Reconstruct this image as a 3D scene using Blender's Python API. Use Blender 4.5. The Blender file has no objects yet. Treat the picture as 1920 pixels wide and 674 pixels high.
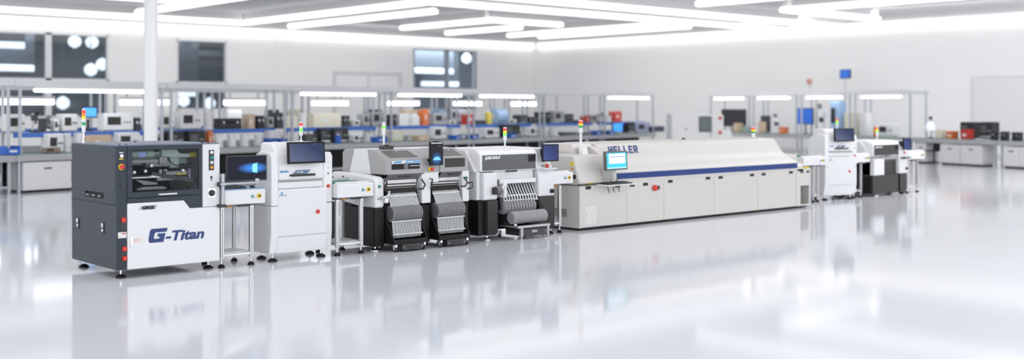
import bpy, bmesh, math, random
from math import sin, cos, pi, radians
from mathutils import Vector, Matrix

random.seed(7)
SC = bpy.context.scene
COL = SC.collection

# ------------------------------------------------------------------ materials
MATS = {}
def mat(name, col, rough=.5, metal=0., emit=0., noise=.04, coat=0., trans=0., alpha=1., scale=14., spec=.5):
    if name in MATS: return MATS[name]
    m = bpy.data.materials.new(name); m.use_nodes = True
    nt = m.node_tree; b = nt.nodes['Principled BSDF']
    c = tuple(col) + (1,)
    b.inputs['Base Color'].default_value = c
    b.inputs['Metallic'].default_value = metal
    b.inputs['Roughness'].default_value = rough
    b.inputs['Specular IOR Level'].default_value = spec
    b.inputs['Coat Weight'].default_value = coat
    b.inputs['Transmission Weight'].default_value = trans
    b.inputs['Alpha'].default_value = alpha
    if emit:
        b.inputs['Emission Color'].default_value = c
        b.inputs['Emission Strength'].default_value = emit
    if noise:
        tc = nt.nodes.new('ShaderNodeTexCoord'); nz = nt.nodes.new('ShaderNodeTexNoise')
        nz.inputs['Scale'].default_value = scale; nz.inputs['Detail'].default_value = 3
        nt.links.new(tc.outputs['Object'], nz.inputs['Vector'])
        mr = nt.nodes.new('ShaderNodeMapRange')
        mr.inputs['To Min'].default_value = max(0, rough - noise); mr.inputs['To Max'].default_value = min(1, rough + noise)
        nt.links.new(nz.outputs['Fac'], mr.inputs['Value']); nt.links.new(mr.outputs['Result'], b.inputs['Roughness'])
    MATS[name] = m
    return m

WHITE = mat('white_powder_coat', (.73, .73, .745), .38)
WHITE2 = mat('pure_white_plastic', (.77, .77, .78), .34)
WARM = mat('warm_white_enamel', (.63, .602, .575), .36)
WARMTOP = mat('warm_white_hood', (.60, .576, .552), .42, noise=0)
LGREY = mat('light_grey_coat', (.37, .365, .36), .45)
MGREY = mat('mid_grey_coat', (.15, .147, .144), .42)
SLATE = mat('slate_blue_coat', (.028, .038, .052), .45, spec=.35)
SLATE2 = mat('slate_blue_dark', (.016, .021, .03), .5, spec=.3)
BLACK = mat('black_coat', (.006, .006, .0065), .5, spec=.28)
BLACK2 = mat('black_plastic', (.02, .02, .021), .35)
CHAR = mat('charcoal_coat', (.036, .034, .033), .46, spec=.35)
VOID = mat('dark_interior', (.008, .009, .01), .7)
STEEL = mat('brushed_steel', (.62, .62, .63), .28, 1.)
ALU = mat('aluminium_profile', (.62, .62, .62), .36, .75)
REEL = mat('grey_tape_reel', (.26, .26, .265), .45)
REEL2 = mat('dark_tape_reel', (.11, .11, .115), .4)
STRIP = mat('white_feeder_strip', (.82, .82, .81), .4)
NAVY = mat('navy_ink', (.02, .045, .17), .45)
STRIPE = mat('royal_blue_stripe', (.010, .04, .20), .4, spec=.3)
REDB = mat('red_button', (.62, .02, .012), .3)
ORANGE = mat('orange_button', (.8, .28, .03), .3)
YELL = mat('yellow_label', (.83, .6, .03), .4)
GREENB = mat('green_button', (.0, .22, .12), .35)
TEAL = mat('teal_button', (.0, .25, .27), .35)
BELT = mat('green_conveyor_belt', (.02, .20, .13), .55)
MATBLUE = mat('light_blue_mat', (.22, .46, .80), .6)
INTG = mat('pale_green_casting', (.46, .58, .53), .4)
INTS = mat('machined_grey', (.22, .24, .25), .35, .6)
L_RED = mat('lamp_red', (.75, .04, .03), .25, emit=.35)
L_YEL = mat('lamp_yellow', (.85, .55, .03), .25, emit=.35)
L_GRN = mat('lamp_green', (.0, .28, .08), .25, emit=.25)
L_GRNON = mat('lamp_green_lit', (.12, .85, .05), .25, emit=1.2)
L_ORG = mat('lamp_orange', (.75, .2, .02), .25, emit=.3)
TUBE = mat('lit_tube', (.9, .95, 1.), .3, emit=5., noise=0)
GLASS = mat('tinted_glass', (.02, .022, .024), .06, noise=0, alpha=.82, coat=.3)
CLEAR = mat('clear_pane', (.02, .025, .03), .05, noise=0, alpha=.16, spec=.2)
def screen_mat(name, c0, c1, strength, kind='linear'):
    m = bpy.data.materials.new(name); m.use_nodes = True
    nt = m.node_tree; b = nt.nodes['Principled BSDF']
    b.inputs['Base Color'].default_value = (.01, .01, .012, 1); b.inputs['Roughness'].default_value = .25; b.inputs['Specular IOR Level'].default_value = .12
    tc = nt.nodes.new('ShaderNodeTexCoord'); mp = nt.nodes.new('ShaderNodeMapping')
    g = nt.nodes.new('ShaderNodeTexGradient'); r = nt.nodes.new('ShaderNodeValToRGB')
    nt.links.new(tc.outputs['Generated'], mp.inputs['Vector']); nt.links.new(mp.outputs['Vector'], g.inputs['Vector'])
    nt.links.new(g.outputs['Fac'], r.inputs['Fac'])
    if kind == 'diag': mp.inputs['Rotation'].default_value = (0, radians(35), 0)
    if kind == 'glow':
        g.gradient_type = 'SPHERICAL'
        mp.inputs['Location'].default_value = (-1.55, 0, -2.1); mp.inputs['Scale'].default_value = (2.3, 0, 4.2)
    if kind == 'low':
        g.gradient_type = 'SPHERICAL'
        mp.inputs['Location'].default_value = (-1.1, 0, -.75); mp.inputs['Scale'].default_value = (2.2, 0, 3.)
    r.color_ramp.elements[0].color = tuple(c0) + (1,); r.color_ramp.elements[1].color = tuple(c1) + (1,)
    nt.links.new(r.outputs['Color'], b.inputs['Emission Color']); b.inputs['Emission Strength'].default_value = strength
    MATS[name] = m
    return m
SCR_GLOW = screen_mat('screen_blue_glow', (.001, .002, .012), (.06, .32, 1.), 1.1, 'glow')
SCR_GREY = screen_mat('screen_slate_blue', (.12, .145, .26), (.02, .035, .10), .9, 'diag')
SCR_BLUE = screen_mat('screen_blue', (.035, .07, .25), (.02, .03, .13), 1., 'diag')
SCR_TALL = screen_mat('screen_tall', (.006, .007, .009), (.03, .16, .5), 1., 'low')
SCR_TEAL = mat('screen_teal', (.01, .36, .46), .2, emit=.8, noise=0)
SCR_WHITE = mat('screen_white', (.75, .82, .9), .2, emit=.55, noise=0)
SCR_LBLUE = mat('screen_bright_blue', (.05, .30, .9), .2, emit=.8, noise=0)
SCR_DBLUE = mat('screen_deep_blue', (.02, .10, .42), .2, emit=.7, noise=0)
SCR_GRN = mat('screen_grey_green', (.09, .13, .12), .2, noise=0)

# ------------------------------------------------------------------ builders
class MB:
    def __init__(s): s.bm = bmesh.new()
    def box(s, x0, x1, y0, y1, z0, z1):
        v = [s.bm.verts.new(p) for p in ((x0,y0,z0),(x1,y0,z0),(x1,y1,z0),(x0,y1,z0),(x0,y0,z1),(x1,y0,z1),(x1,y1,z1),(x0,y1,z1))]
        for f in ((0,3,2,1),(4,5,6,7),(0,1,5,4),(1,2,6,5),(2,3,7,6),(3,0,4,7)): s.bm.faces.new([v[i] for i in f])
        return s
    def prism(s, pts, ax, a0, a1):
        def P(p, a): return {'x': (a, p[0], p[1]), 'y': (p[0], a, p[1]), 'z': (p[0], p[1], a)}[ax]
        A = [s.bm.verts.new(P(p, a0)) for p in pts]; B = [s.bm.verts.new(P(p, a1)) for p in pts]
        n = len(pts); fs = [s.bm.faces.new(A[::-1]), s.bm.faces.new(B)]
        for i in range(n): fs.append(s.bm.faces.new((A[i], A[(i+1) % n], B[(i+1) % n], B[i])))
        bmesh.ops.recalc_face_normals(s.bm, faces=fs)
        return s
    def loft(s, A, B):                                    # two polygons of equal count joined into one closed solid
        a = [s.bm.verts.new(p) for p in A]; b = [s.bm.verts.new(p) for p in B]; n = len(a)
        fs = [s.bm.faces.new(a[::-1]), s.bm.faces.new(b)]
        for i in range(n): fs.append(s.bm.faces.new((a[i], a[(i+1) % n], b[(i+1) % n], b[i])))
        bmesh.ops.recalc_face_normals(s.bm, faces=fs)
        return s
    def lathe(s, c, prof, n=20, ax='z'):
        def P(r, h, a):
            q = (r*cos(a), r*sin(a), h)
            q = {'z': q, 'y': (q[0], h, q[1]), 'x': (h, q[0], q[1])}[ax]
            return (c[0]+q[0], c[1]+q[1], c[2]+q[2])
        rings = []
        for r, h in prof:
            rings.append([s.bm.verts.new(P(max(r, 1e-4), h, 2*pi*k/n)) for k in range(n)])
        fs = []
        for i in range(len(rings)-1):
            for k in range(n): fs.append(s.bm.faces.new((rings[i][k], rings[i][(k+1) % n], rings[i+1][(k+1) % n], rings[i+1][k])))
        fs.append(s.bm.faces.new(rings[0][::-1])); fs.append(s.bm.faces.new(rings[-1]))
        bmesh.ops.recalc_face_normals(s.bm, faces=fs)
        return s
    def cyl(s, p0, p1, r, r1=None, n=14):
        p0 = Vector(p0); p1 = Vector(p1); d = p1 - p0; L = d.length
        q = Vector((0, 0, 1)).rotation_difference(d.normalized())
        r1 = r if r1 is None else r1
        A = [s.bm.verts.new(p0 + q @ Vector((r*cos(2*pi*k/n), r*sin(2*pi*k/n), 0))) for k in range(n)]
        B = [s.bm.verts.new(p0 + q @ Vector((r1*cos(2*pi*k/n), r1*sin(2*pi*k/n), L))) for k in range(n)]
        s.bm.faces.new(A[::-1]); s.bm.faces.new(B)
        for k in range(n): s.bm.faces.new((A[k], A[(k+1) % n], B[(k+1) % n], B[k]))
        return s
    def tube(s, pts, r, n=8):
        P = [Vector(p) for p in pts]; rings = []
        for i, p in enumerate(P):
            t = (P[min(i+1, len(P)-1)] - P[max(i-1, 0)]).normalized()
            up = Vector((1, 0, 0)) if abs(t.x) < .9 else Vector((0, 0, 1))
            a = t.cross(up).normalized(); b = t.cross(a)
            rings.append([s.bm.verts.new(p + r*(cos(2*pi*k/n)*a + sin(2*pi*k/n)*b)) for k in range(n)])
        fs = [s.bm.faces.new(rings[0][::-1]), s.bm.faces.new(rings[-1])]
        for i in range(len(P)-1):
            for k in range(n): fs.append(s.bm.faces.new((rings[i][k], rings[i][(k+1) % n], rings[i+1][(k+1) % n], rings[i+1][k])))
        bmesh.ops.recalc_face_normals(s.bm, faces=fs)
        return s
    def ribbon(s, pts, x0, x1, t):                        # a strip x0..x1 wide that follows a (y, z) path, t thick
        P = [Vector(p) for p in pts]; out = []
        for i, p in enumerate(P):
            d = (P[min(i+1, len(P)-1)] - P[max(i-1, 0)]).normalized(); nrm = Vector((-d.y, d.x))
            out.append((p, p + nrm*t))
        poly = [o[0] for o in out] + [o[1] for o in out[::-1]]
        return s.prism(poly, 'x', x0, x1)
    def build(s, name, m, parent=None, bevel=0., smooth=True, loc=None, label=None, seg=2):
        me = bpy.data.meshes.new(name); s.bm.to_mesh(me); s.bm.free()
        me.materials.append(m)
        if smooth:
            me.polygons.foreach_set('use_smooth', [True]*len(me.polygons)); me.set_sharp_from_angle(angle=radians(38))
        o = bpy.data.objects.new(name, me); COL.objects.link(o)
        if parent: o.parent = parent
        if loc: o.location = loc
        if bevel:
            b = o.modifiers.new('bevel', 'BEVEL'); b.width = bevel; b.segments = seg; b.limit_method = 'ANGLE'; b.angle_limit = radians(40)
        if label: o['label'] = label
        return o

def tag(o, label, cat, group=None):
    o['label'] = label; o['category'] = cat
    if group: o['group'] = group
    return o
def thing(name, label, cat, loc, rz=0., group=None):
    o = bpy.data.objects.new(name, None); COL.objects.link(o)
    o.empty_display_size = .1
    o.location = loc; o.rotation_euler = (0, 0, rz)
    return tag(o, label, cat, group)
def struct(o): o['kind'] = 'structure'; return o
def copy_tree(o, parent=None):
    c = o.copy(); COL.objects.link(c)
    if parent: c.parent = parent
    for ch in list(o.children): copy_tree(ch, c)
    return c

def text(s, h, m, parent, loc, rot=(pi/2, 0, 0), name='lettering', shear=0., bold=.0, width=None, space=1.):
    cu = bpy.data.curves.new('t', 'FONT'); cu.body = s; cu.size = h/.72; cu.shear = shear
    cu.offset = bold; cu.extrude = .0012; cu.space_character = space
    to = bpy.data.objects.new('t', cu); COL.objects.link(to)
    me = bpy.data.meshes.new_from_object(to)
    bpy.data.objects.remove(to); bpy.data.curves.remove(cu)
    if width:
        xs = [v.co.x for v in me.vertices]; x0 = min(xs); k = width/(max(xs) - x0)
        for v in me.vertices: v.co.x = (v.co.x - x0)*k
    me.materials.clear(); me.materials.append(m); me.name = name
    o = bpy.data.objects.new(name, me); COL.objects.link(o); o.parent = parent; o.location = loc; o.rotation_euler = rot
    return o

def foot(p, x, y, h, r=.05, m=None, metal=False):
    f = MB().lathe((x, y, 0), [(r*.92, 0), (r, .008), (r*.96, .02), (r*.55, .034), (.02, .042)]).build('levelling_foot', STEEL if metal else BLACK, p)
    MB().cyl((x, y, .036), (x, y, h + .01), .011 if not metal else .016).build('stem', STEEL, f)
def knob(p, x, z, m, r=.02, y=0., name='button', d=.018):
    return MB().lathe((x, y, z), [(r, .004), (r, -d*.6), (r*.86, -d), (.002, -d)], 18, 'y').build(name, m, p)
def estop(p, x, z, y=0., r=.03):
    c = MB().lathe((x, y, z), [(r*1.15, .003), (r*1.15, -.008)], 18, 'y').build('emergency_stop', YELL, p)
    MB().lathe((x, y, z), [(r*.5, -.006), (r*.5, -.02), (r*.86, -.022), (r*.9, -.034), (r*.6, -.042)], 18, 'y').build('push_cap', REDB, c)
def handle(p, x0, x1, z, m, y=0., r=.009, out=.035, name='handle'):
    return MB().tube([(x0, y+.004, z), (x0, y-out*.8, z), (x0+.012, y-out, z), (x1-.012, y-out, z), (x1, y-out*.8, z), (x1, y+.004, z)], r).build(name, m, p)
def tower(p, x, y, z, H, lamps, r=.02, bodyh=.0, pole=STEEL, body=WHITE2, pr=.009):
    t = MB().lathe((x, y, z), [(.026, 0), (.026, .012), (pr, .02), (pr, H - .16)], 14).build('signal_tower', pole, p)
    lh = .036; zz = z + H - len(lamps)*lh - .012
    MB().lathe((x, y, zz), [(pr*1.1, -.06 - bodyh), (r, -.05 - bodyh), (r, 0)], 16).build('tower_body', body, t)
    for k, m in enumerate(lamps):
        MB().lathe((x, y, zz + k*lh), [(r, 0), (r*1.04, .004), (r*1.04, lh - .006), (r*.98, lh)], 16).build('lamp_module', m, t)
    MB().lathe((x, y, zz + len(lamps)*lh), [(r, 0), (r, .007), (r*.6, .014)], 16).build('tower_cap', body, t)
    return t
def screen(p, x0, x1, y, z0, z1, sm, name='monitor', th=.03, b=.014, bm=None, tilt=0., yaw=0.):
    """flat monitor whose glass faces -y; the object origin sits at its centre so it can tilt"""
    cx, cz = (x0+x1)/2, (z0+z1)/2; w, h = (x1-x0)/2, (z1-z0)/2
    o = MB().box(-w, w, 0, th, -h, h).build(name, bm or BLACK2, p, .004, loc=(cx, y, cz))
    MB().box(-w*.55, w*.55, th-.004, th+.025, -h*.6, h*.6).build('rear_housing', bm or BLACK2, o, .008)
    MB().box(-w+b, w-b, -.002, .004, -h+b*1.1, h-b).build('screen_panel', sm, o)
    o.rotation_euler = (tilt, 0, yaw)
    return o
def plate(p, x0, x1, z0, z1, m, y=0., t=.004, name='panel', bevel=0.):
    return MB().box(x0, x1, y - t, y + .003, z0, z1).build(name, m, p, bevel)

# ================================================================== stencil printer (dark slate)
def printer():
    p = thing('stencil_printer', 'dark slate blue cabinet machine with big window and white front reading G-Titan', 'machine', (5.0, 12.1, 0))
    W, D = 1.238, 1.31
    # lower cabinet
    MB().box(.0, W, .02, D, .1, .815).build('lower_cabinet', SLATE, p, .006)
    # upper shell as separate walls round a hollow work space
    s = MB()
    s.box(0, .02, .012, D, .825, .872)
    s.box(0, .02, .012, D, .935, 1.47)
    s.box(0, .02, .012, .36, .87, .94); s.box(0, .02, .9, D, .87, .94)
    s.build('left_side_panel', SLATE, p, .004)
    MB().box(W-.02, W, .012, D, .825, 1.47).build('right_side_panel', WHITE, p, .004)
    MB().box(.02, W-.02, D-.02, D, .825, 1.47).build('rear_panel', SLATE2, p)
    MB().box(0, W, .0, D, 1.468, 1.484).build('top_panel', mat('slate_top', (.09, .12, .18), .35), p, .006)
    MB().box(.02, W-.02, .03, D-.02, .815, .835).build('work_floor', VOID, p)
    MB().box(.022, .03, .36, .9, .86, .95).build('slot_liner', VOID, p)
    for k in range(3): MB().box(-.004, .016, .44 + .17*k, .53 + .17*k, .885, .905).build('slot_rail', INTS, p)
    # front columns and door
    MB().box(0, .118, 0, .03, .1, 1.47).build('left_column', SLATE, p, .004)
    MB().box(1.022, W, 0, .03, .742, 1.475).build('right_column', WHITE, p, .005)
    d = MB()
    d.box(.122, 1.018, 0, .028, .892, .955); d.box(.122, 1.018, 0, .028, 1.424, 1.468)
    d.box(.122, .182, 0, .028, .955, 1.424); d.box(.975, 1.018, 0, .028, .955, 1.424)
    door = d.build('front_door', SLATE, p, .003)
    MB().box(.18, .977, .012, .016, .953, 1.426).build('window_pane', CLEAR, door)
    handle(door, .49, .69, .918, WHITE2, r=.009, out=.03)
    MB().prism([(.122, .886), (1.018, .886), (1.018, .742), (.86, .742), (.785, .838), (.122, .838)], 'y', .002, .028).build('lower_band', SLATE, p, .002)
    MB().prism([(.122, .1), (W, .1), (W, .737), (.862, .737), (.787, .832), (.122, .832)], 'y', -.004, .022).build('front_panel', WHITE2, p, .004)
    # inside: gantry, stencil frame, rails, squeegee
    MB().loft([(.16, .25, 1.35), (.95, .25, 1.33), (.95, .25, 1.24), (.16, .25, 1.24)], [(.16, .5, 1.38), (.95, .5, 1.38), (.95, .5, 1.25), (.16, .5, 1.25)]).build('gantry_beam', INTG, p, .01)
    MB().box(.16, .52, .16, .26, 1.33, 1.41).build('head_cover', INTG, p, .02)
    MB().prism([(.58, 1.42), (.76, 1.42), (.80, 1.37), (1.0, 1.36), (1.0, 1.32), (.58, 1.33)], 'y', .12, .2).build('head_cover', INTG, p, .006)
    MB().box(.92, 1.0, .11, .122, 1.33, 1.375).build('warning_strip', mat('olive_label', (.42, .42, .02), .4), p)
    MB().box(.32, .40, .15, .165, 1.34, 1.39).build('camera_screen', mat('lit_camera', (.25, .35, .75), .3, emit=.3), p)
    MB().box(.20, .64, .12, .2, 1.27, 1.31).build('cross_rail', INTS, p, .004)
    MB().box(.40, .70, .14, .24, 1.22, 1.30).build('print_head', INTS, p, .01)
    MB().box(.54, .64, .10, .16, 1.25, 1.34).build('head_block', INTS, p, .006)
    MB().box(.70, .82, .18, .3, 1.20, 1.33).build('motor_housing', INTG, p, .01)
    MB().box(.19, .56, .10, .15, 1.10, 1.13).build('squeegee_blade', STEEL, p, .003)
    MB().box(.20, .44, .10, .102, 1.115, 1.128).build('yellow_scale', YELL, p)
    MB().box(.52, .97, .12, .2, 1.06, 1.10).build('conveyor_rail', INTS, p, .004)
    MB().loft([(.45, .1, 1.17), (.97, .06, 1.06), (.97, .06, 1.02), (.45, .1, 1.13)], [(.45, .14, 1.17), (.97, .1, 1.06), (.97, .1, 1.02), (.45, .14, 1.13)]).build('guide_rail', mat('black_anodised', (.05, .05, .055), .3, .5), p)
    MB().box(.75, .86, .09, .1, 1.125, 1.14).build('yellow_scale', YELL, p)
    MB().box(.62, .88, .1, .22, 1.12, 1.17).build('linear_stage', INTS, p, .006)
    for x, z in ((.24, 1.17), (.37, 1.18), (.82, 1.17), (.44, 1.24)):
        MB().lathe((x, .11, z), [(.02, 0), (.024, -.01), (.018, -.03), (.006, -.032)], 14, 'y').build('adjuster_knob', STEEL, p)
    for x in (.575, .635): MB().cyl((x, .15, 1.11), (x, .15, 1.19), .02).build('air_cylinder', INTG, p)
    MB().box(.885, .915, .08, .11, 1.08, 1.19).build('motor_block', mat('violet_grey', (.25, .22, .38), .4), p, .004)
    MB().cyl((.205, .09, 1.03), (.205, .09, 1.17), .009).build('air_cylinder', STEEL, p)
    MB().loft([(.25, .1, 1.09), (.52, .1, 1.045), (.52, .1, 1.02), (.36, .1, 1.02)], [(.25, .4, 1.10), (.52, .4, 1.06), (.52, .4, 1.03), (.36, .4, 1.03)]).build('stencil_tray', INTS, p, .004)
    MB().box(.27, .62, .08, .3, .965, .99).build('wiper_unit', mat('cast_alloy', (.30, .30, .26), .5, .3), p, .006)
    MB().box(.3, .58, .07, .09, .985, 1.0).build('wiper_roll', INTG, p, .006)
    for z in (1.03, 1.3): MB().tube([(.66, .12, z), (.72, .1, z-.06), (.86, .11, z-.09), (.95, .14, z-.04)], .006).build('cable', BLACK2, p)
    MB().box(.24, .96, .6, .64, 1.44, 1.462).build('work_light', mat('work_light_tube', (.9, 1., .95), .3, emit=2.2, noise=0), p)
    text('GKG', .028, SLATE2, p, (.36, .158, 1.365), name='casting_lettering')
    # left side: seam, latches
    MB().box(-.002, .004, .02, D, .812, .828).build('side_seam', SLATE2, p)
    for y in (.36, 1.1):
        l = MB().box(-.006, .003, y-.035, y+.035, .475, .605).build('side_latch', SLATE2, p, .004)
        MB().lathe((-.006, y, .515), [(.022, 0), (.022, -.012), (.01, -.016)], 14, 'x').build('latch_bolt', STEEL, l)
        MB().box(-.024, -.004, y-.02, y+.02, .545, .60).build('latch_lever', STEEL, l, .005)
    b = MB()
    for y in (.12, .62, 1.2):
        for z in (.16, .70, .95, 1.36): b.lathe((0, y, z), [(.009, .001), (.009, -.003), (.004, -.005)], 8, 'x')
    b.build('panel_screws', BLACK2, p)
    # left column controls
    plate(p, .03, .075, 1.395, 1.405, WHITE2, name='button_label'); knob(p, .052, 1.365, STEEL, .021); plate(p, .03, .075, 1.325, 1.338, YELL, name='button_label')
    estop(p, .054, 1.243); knob(p, .055, 1.045, BLACK2, .017, name='plug_cap')
    for z0, z1 in ((.545, .70), (.195, .37)):
        plate(p, .04, .112, z0, z1, BLACK2, name='switch_plate', bevel=.002)
    for x0, z0 in ((.052, .63), (.062, .31), (.062, .205)):
        sw = MB().box(x0, x0+.05, -.022, -.003, z0, z0+.048).build('red_switch', REDB, p, .004)
        MB().box(x0+.018, x0+.032, -.026, -.02, z0+.015, z0+.032).build('rocker', L_RED, sw)
    wl = plate(p, .016, .112, .455, .52, WHITE2, name='warning_label'); MB().lathe((.034, -.004, .48), [(.013, 0), (.013, -.001)], 3, 'y').build('warning_triangle', YELL, wl)
    plate(wl, .058, .105, .497, .51, REDB, -.004, .001, 'label_bar')
    # right column controls
    bp = plate(p, 1.098, 1.165, 1.165, 1.405, BLACK2, name='button_plate', bevel=.003)
    for z, m in ((1.375, WHITE2), (1.315, TEAL), (1.258, WHITE2), (1.20, ORANGE)): knob(bp, 1.131, z, m, .0185, -.004)
    MB().lathe((1.131, 0, 1.085), [(.015, .003), (.015, -.006)], 14, 'y').build('key_lock', BLACK2, p)
    MB().box(1.127, 1.135, -.005, .002, 1.04, 1.085).build('key_slot', BLACK2, p)
    rp = plate(p, 1.085, 1.185, .845, .955, STEEL, name='switch_plate', bevel=.002)
    MB().lathe((1.135, 0, .90), [(.038, -.002), (.036, -.02), (.022, -.028), (.02, -.045), (.002, -.045)], 20, 'y').build('rotary_switch', BLACK2, rp)
    # badge, lettering, hinge, icons
    bd = MB().prism([(.25, .752), (.45, .752), (.47, .80), (.27, .80)], 'y', -.009, -.003).build('maker_badge', mat('badge_silver', (.48, .49, .51), .35), p, .002)
    text('GKG', .033, SLATE2, bd, (.285, -.011, .76), shear=.2, bold=.004, width=.15)
    g = .36
    G = [(0, .03), (.008, .145), (.022, .165), (.215, .165), (.205, .12), (.075, .12), (.066, .106), (.06, .058), (.07, .045), (.125, .045), (.13, .068), (.10, .068), (.105, .105), (.195, .105), (.182, 0), (.018, 0)]
    G = [(x + .1*z, z) for x, z in G]
    MB().prism([(g + x, .375 + z*.95) for x, z in G], 'y', -.0065, -.003).build('letter_g', NAVY, p)
    text('-Titan', .112, NAVY, p, (.565, -.0055, .385), shear=.22, bold=.006, width=.475)
    MB().box(.155, .185, -.014, -.003, .335, .47).build('door_hinge', STEEL, p, .003)
    plate(p, .205, .213, .40, .435, ORANGE, -.004, .001, 'icon_mark')
    m = MB(); m.box(.225, .27, -.006, -.003, .43, .434); m.box(.225, .27, -.006, -.003, .40, .404); m.box(.225, .229, -.006, -.003, .40, .434); m.box(.266, .27, -.006, -.003, .40, .434)
    m.build('icon_frame', ORANGE, p)
    for x, y in ((.09, .1), (.1, 1.2), (1.15, .12), (1.15, 1.2)): foot(p, x, y, .1, .058)
    for x, y in ((.06, .06), (.14, .07), (1.05, .07), (1.14, .09), (.6, .9)): MB().lathe((x, y, 1.484), [(.012, 0), (.012, .006), (.005, .012)], 10).build('lifting_eye', BLACK2, p)
    tower(p, .06, 1.1, 1.484, .40, [L_GRN, WHITE2, L_YEL, L_ORG, L_RED], .021, .03)
    # operator screen on its swing arm
    a = MB().cyl((1.262, -.03, .72), (1.262, -.03, 1.12), .024).build('screen_arm', mat('satin_chrome', (.33, .35, .38), .3, .8), p)
    AM = MATS['satin_chrome']
    for z in (.745, 1.0):
        MB().box(1.2, 1.29, -.06, .004, z-.018, z+.018).build('arm_clamp', BLACK2 if z < .8 else AM, a, .006)
    MB().cyl((1.19, -.05, 1.0), (1.21, -.05, 1.0), .03).build('clamp_knob', BLACK2, a)
    MB().box(1.25, 1.745, -.055, -.025, .985, 1.015).build('swing_arm', AM, a, .008)
    MB().box(1.69, 1.745, -.03, .02, .97, 1.05).build('screen_bracket', AM, a, .008)
    m = screen(p, 1.325, 1.862, .0, 1.02, 1.328, SCR_GLOW, th=.03)
    MB().loft([(.07, -.0045, -.045), (.135, -.0045, -.062), (.135, -.0045, .062), (.07, -.0045, .045)], [(.07, -.002, -.045), (.135, -.002, -.062), (.135, -.002, .062), (.07, -.002, .045)]).build('bright_patch', mat('screen_light_patch', (.14, .5, 1.), .2, emit=.9, noise=0), m)
    return p
printer()

# ================================================================== transfer conveyors
CONV_GROUP = 'transfer conveyors linking the machines'
def conveyor(label, x, y, w, d, legs, shelf=.16, belt=True, rz=0., ztop=.92, posts=True):
    c = thing('transfer_conveyor', label, 'conveyor', (x, y, 0), rz, CONV_GROUP)
    MB().prism([(.0, .745), (.0, ztop-.012), (.012, ztop), (d, ztop), (d, .745)], 'x', .0, w).build('body', WHITE2, c, .006)
    if belt:
        MB().box(.0, w-.05, .10, d-.06, ztop, ztop+.012).build('conveyor_belt', BELT, c, .003)
        MB().box(.02, w-.03, .06, .095, ztop, ztop+.022).build('guide_rail', WHITE2, c, .004)
        MB().box(.0, w-.03, d-.055, d-.02, ztop, ztop+.05).build('guide_rail', ALU, c, .004)
        for xx in (.05, w*.5, w-.12): MB().lathe((xx, d-.037, ztop+.05), [(.014, 0), (.014, .012), (.006, .018)], 10).build('guide_screw', BLACK2, c)
    MB().box(.03, w-.06, .06, d-.05, .715, .748).build('drive_tray', mat('tray_grey', (.16, .16, .155), .5, .4), c, .003)
    for xx, m in ((.1, mat('copper_part', (.45, .22, .06), .5)), (.25, BLACK2), (.34, BLACK2)): MB().box(xx, xx+.07, .045, .09, .712, .738).build('terminal_block', m, c, .003)
    for lx in legs:
        for ly in (.05, d-.09):
            l = MB().box(lx, lx+.045, ly, ly+.045, .10, .72).build('leg', ALU, c, .004)
            MB().box(lx+.017, lx+.028, ly-.001, ly+.003, .10, .70).build('profile_groove', mat('groove_shadow', (.25, .25, .25), .5, .5), l)
            foot(c, lx+.022, ly+.022, .11, .042)
    a, b = legs[0], legs[-1]
    for ly in (.055, d-.085): MB().box(a+.045, b, ly, ly+.035, shelf-.03, shelf).build('cross_bar', ALU, c, .003)
    for lx in (a, b): MB().box(lx+.005, lx+.04, .095, d-.09, shelf-.03, shelf).build('cross_bar', ALU, c, .003)
    MB().box(a+.02, b+.02, .10, d-.095, shelf, shelf+.012).build('lower_shelf', WHITE, c, .002)
    bt = knob(c, w-.17, .832, TEAL, .018); MB().lathe((w-.17, -.018, .832), [(.007, 0), (.007, -.003)], 10, 'y').build('button_mark', WHITE2, bt)
    k = MB().lathe((w-.085, 0, .835), [(.031, .003), (.031, -.006)], 20, 'y').build('stop_ring', YELL, c); MB().lathe((w-.085, 0, .835), [(.012, -.004), (.013, -.02)], 12, 'y').build('stop_knob', BLACK2, k)
    return c
conveyor('white conveyor on bare steel legs right of the slate machine, carrying a keyboard', 6.255, 12.1, .585, .56, (.02, .41), belt=False)
t = tag(MB().box(0, .60, 0, .30, 0, .006).build('desk_mat', MATBLUE, None, .002, loc=(6.255, 12.13, .921)), 'light blue desk mat under the keyboard and mouse', 'mat')
kb = thing('keyboard', 'black keyboard on the light blue mat below the windowed screen', 'keyboard', (6.275, 12.16, .928))
MB().prism([(0, 0), (.13, 0), (.13, .03), (0, .014)], 'x', 0, .35).build('case', BLACK2, kb, .003)
k = MB()
for r in range(5):
    for q in range(15): k.box(.008 + q*.0222, .026 + q*.0222, .01 + r*.0225, .028 + r*.0225, .014 + r*.0026, .024 + r*.0026)
k.build('keys', mat('key_grey', (.06, .065, .08), .5), kb)
ms = thing('mouse', 'black computer mouse on the light blue mat', 'mouse', (6.735, 12.23, .928), -.4)
b = MB().lathe((0, 0, 0), [(.034, 0), (.036, .008), (.032, .022), (.02, .032), (.002, .036)], 18).build('mouse_body', BLACK2, ms); b.scale = (.95, 1.6, 1)
MB().cyl((-.004, -.03, .03), (.004, -.03, .03), .008).build('scroll_wheel', CHAR, ms)
cs = thing('circuit_board', 'green circuit board lying behind the keyboard on the conveyor', 'circuit board', (6.36, 12.46, .921))
MB().box(0, .34, 0, .1, .0, .02).build('board', mat('pcb_pale_green', (.35, .52, .42), .5), cs, .002)
for q in range(4): MB().box(.03+.08*q, .075+.08*q, .02, .07, .02, .045 if q else .06).build('component', BLACK2, cs, .003)

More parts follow.
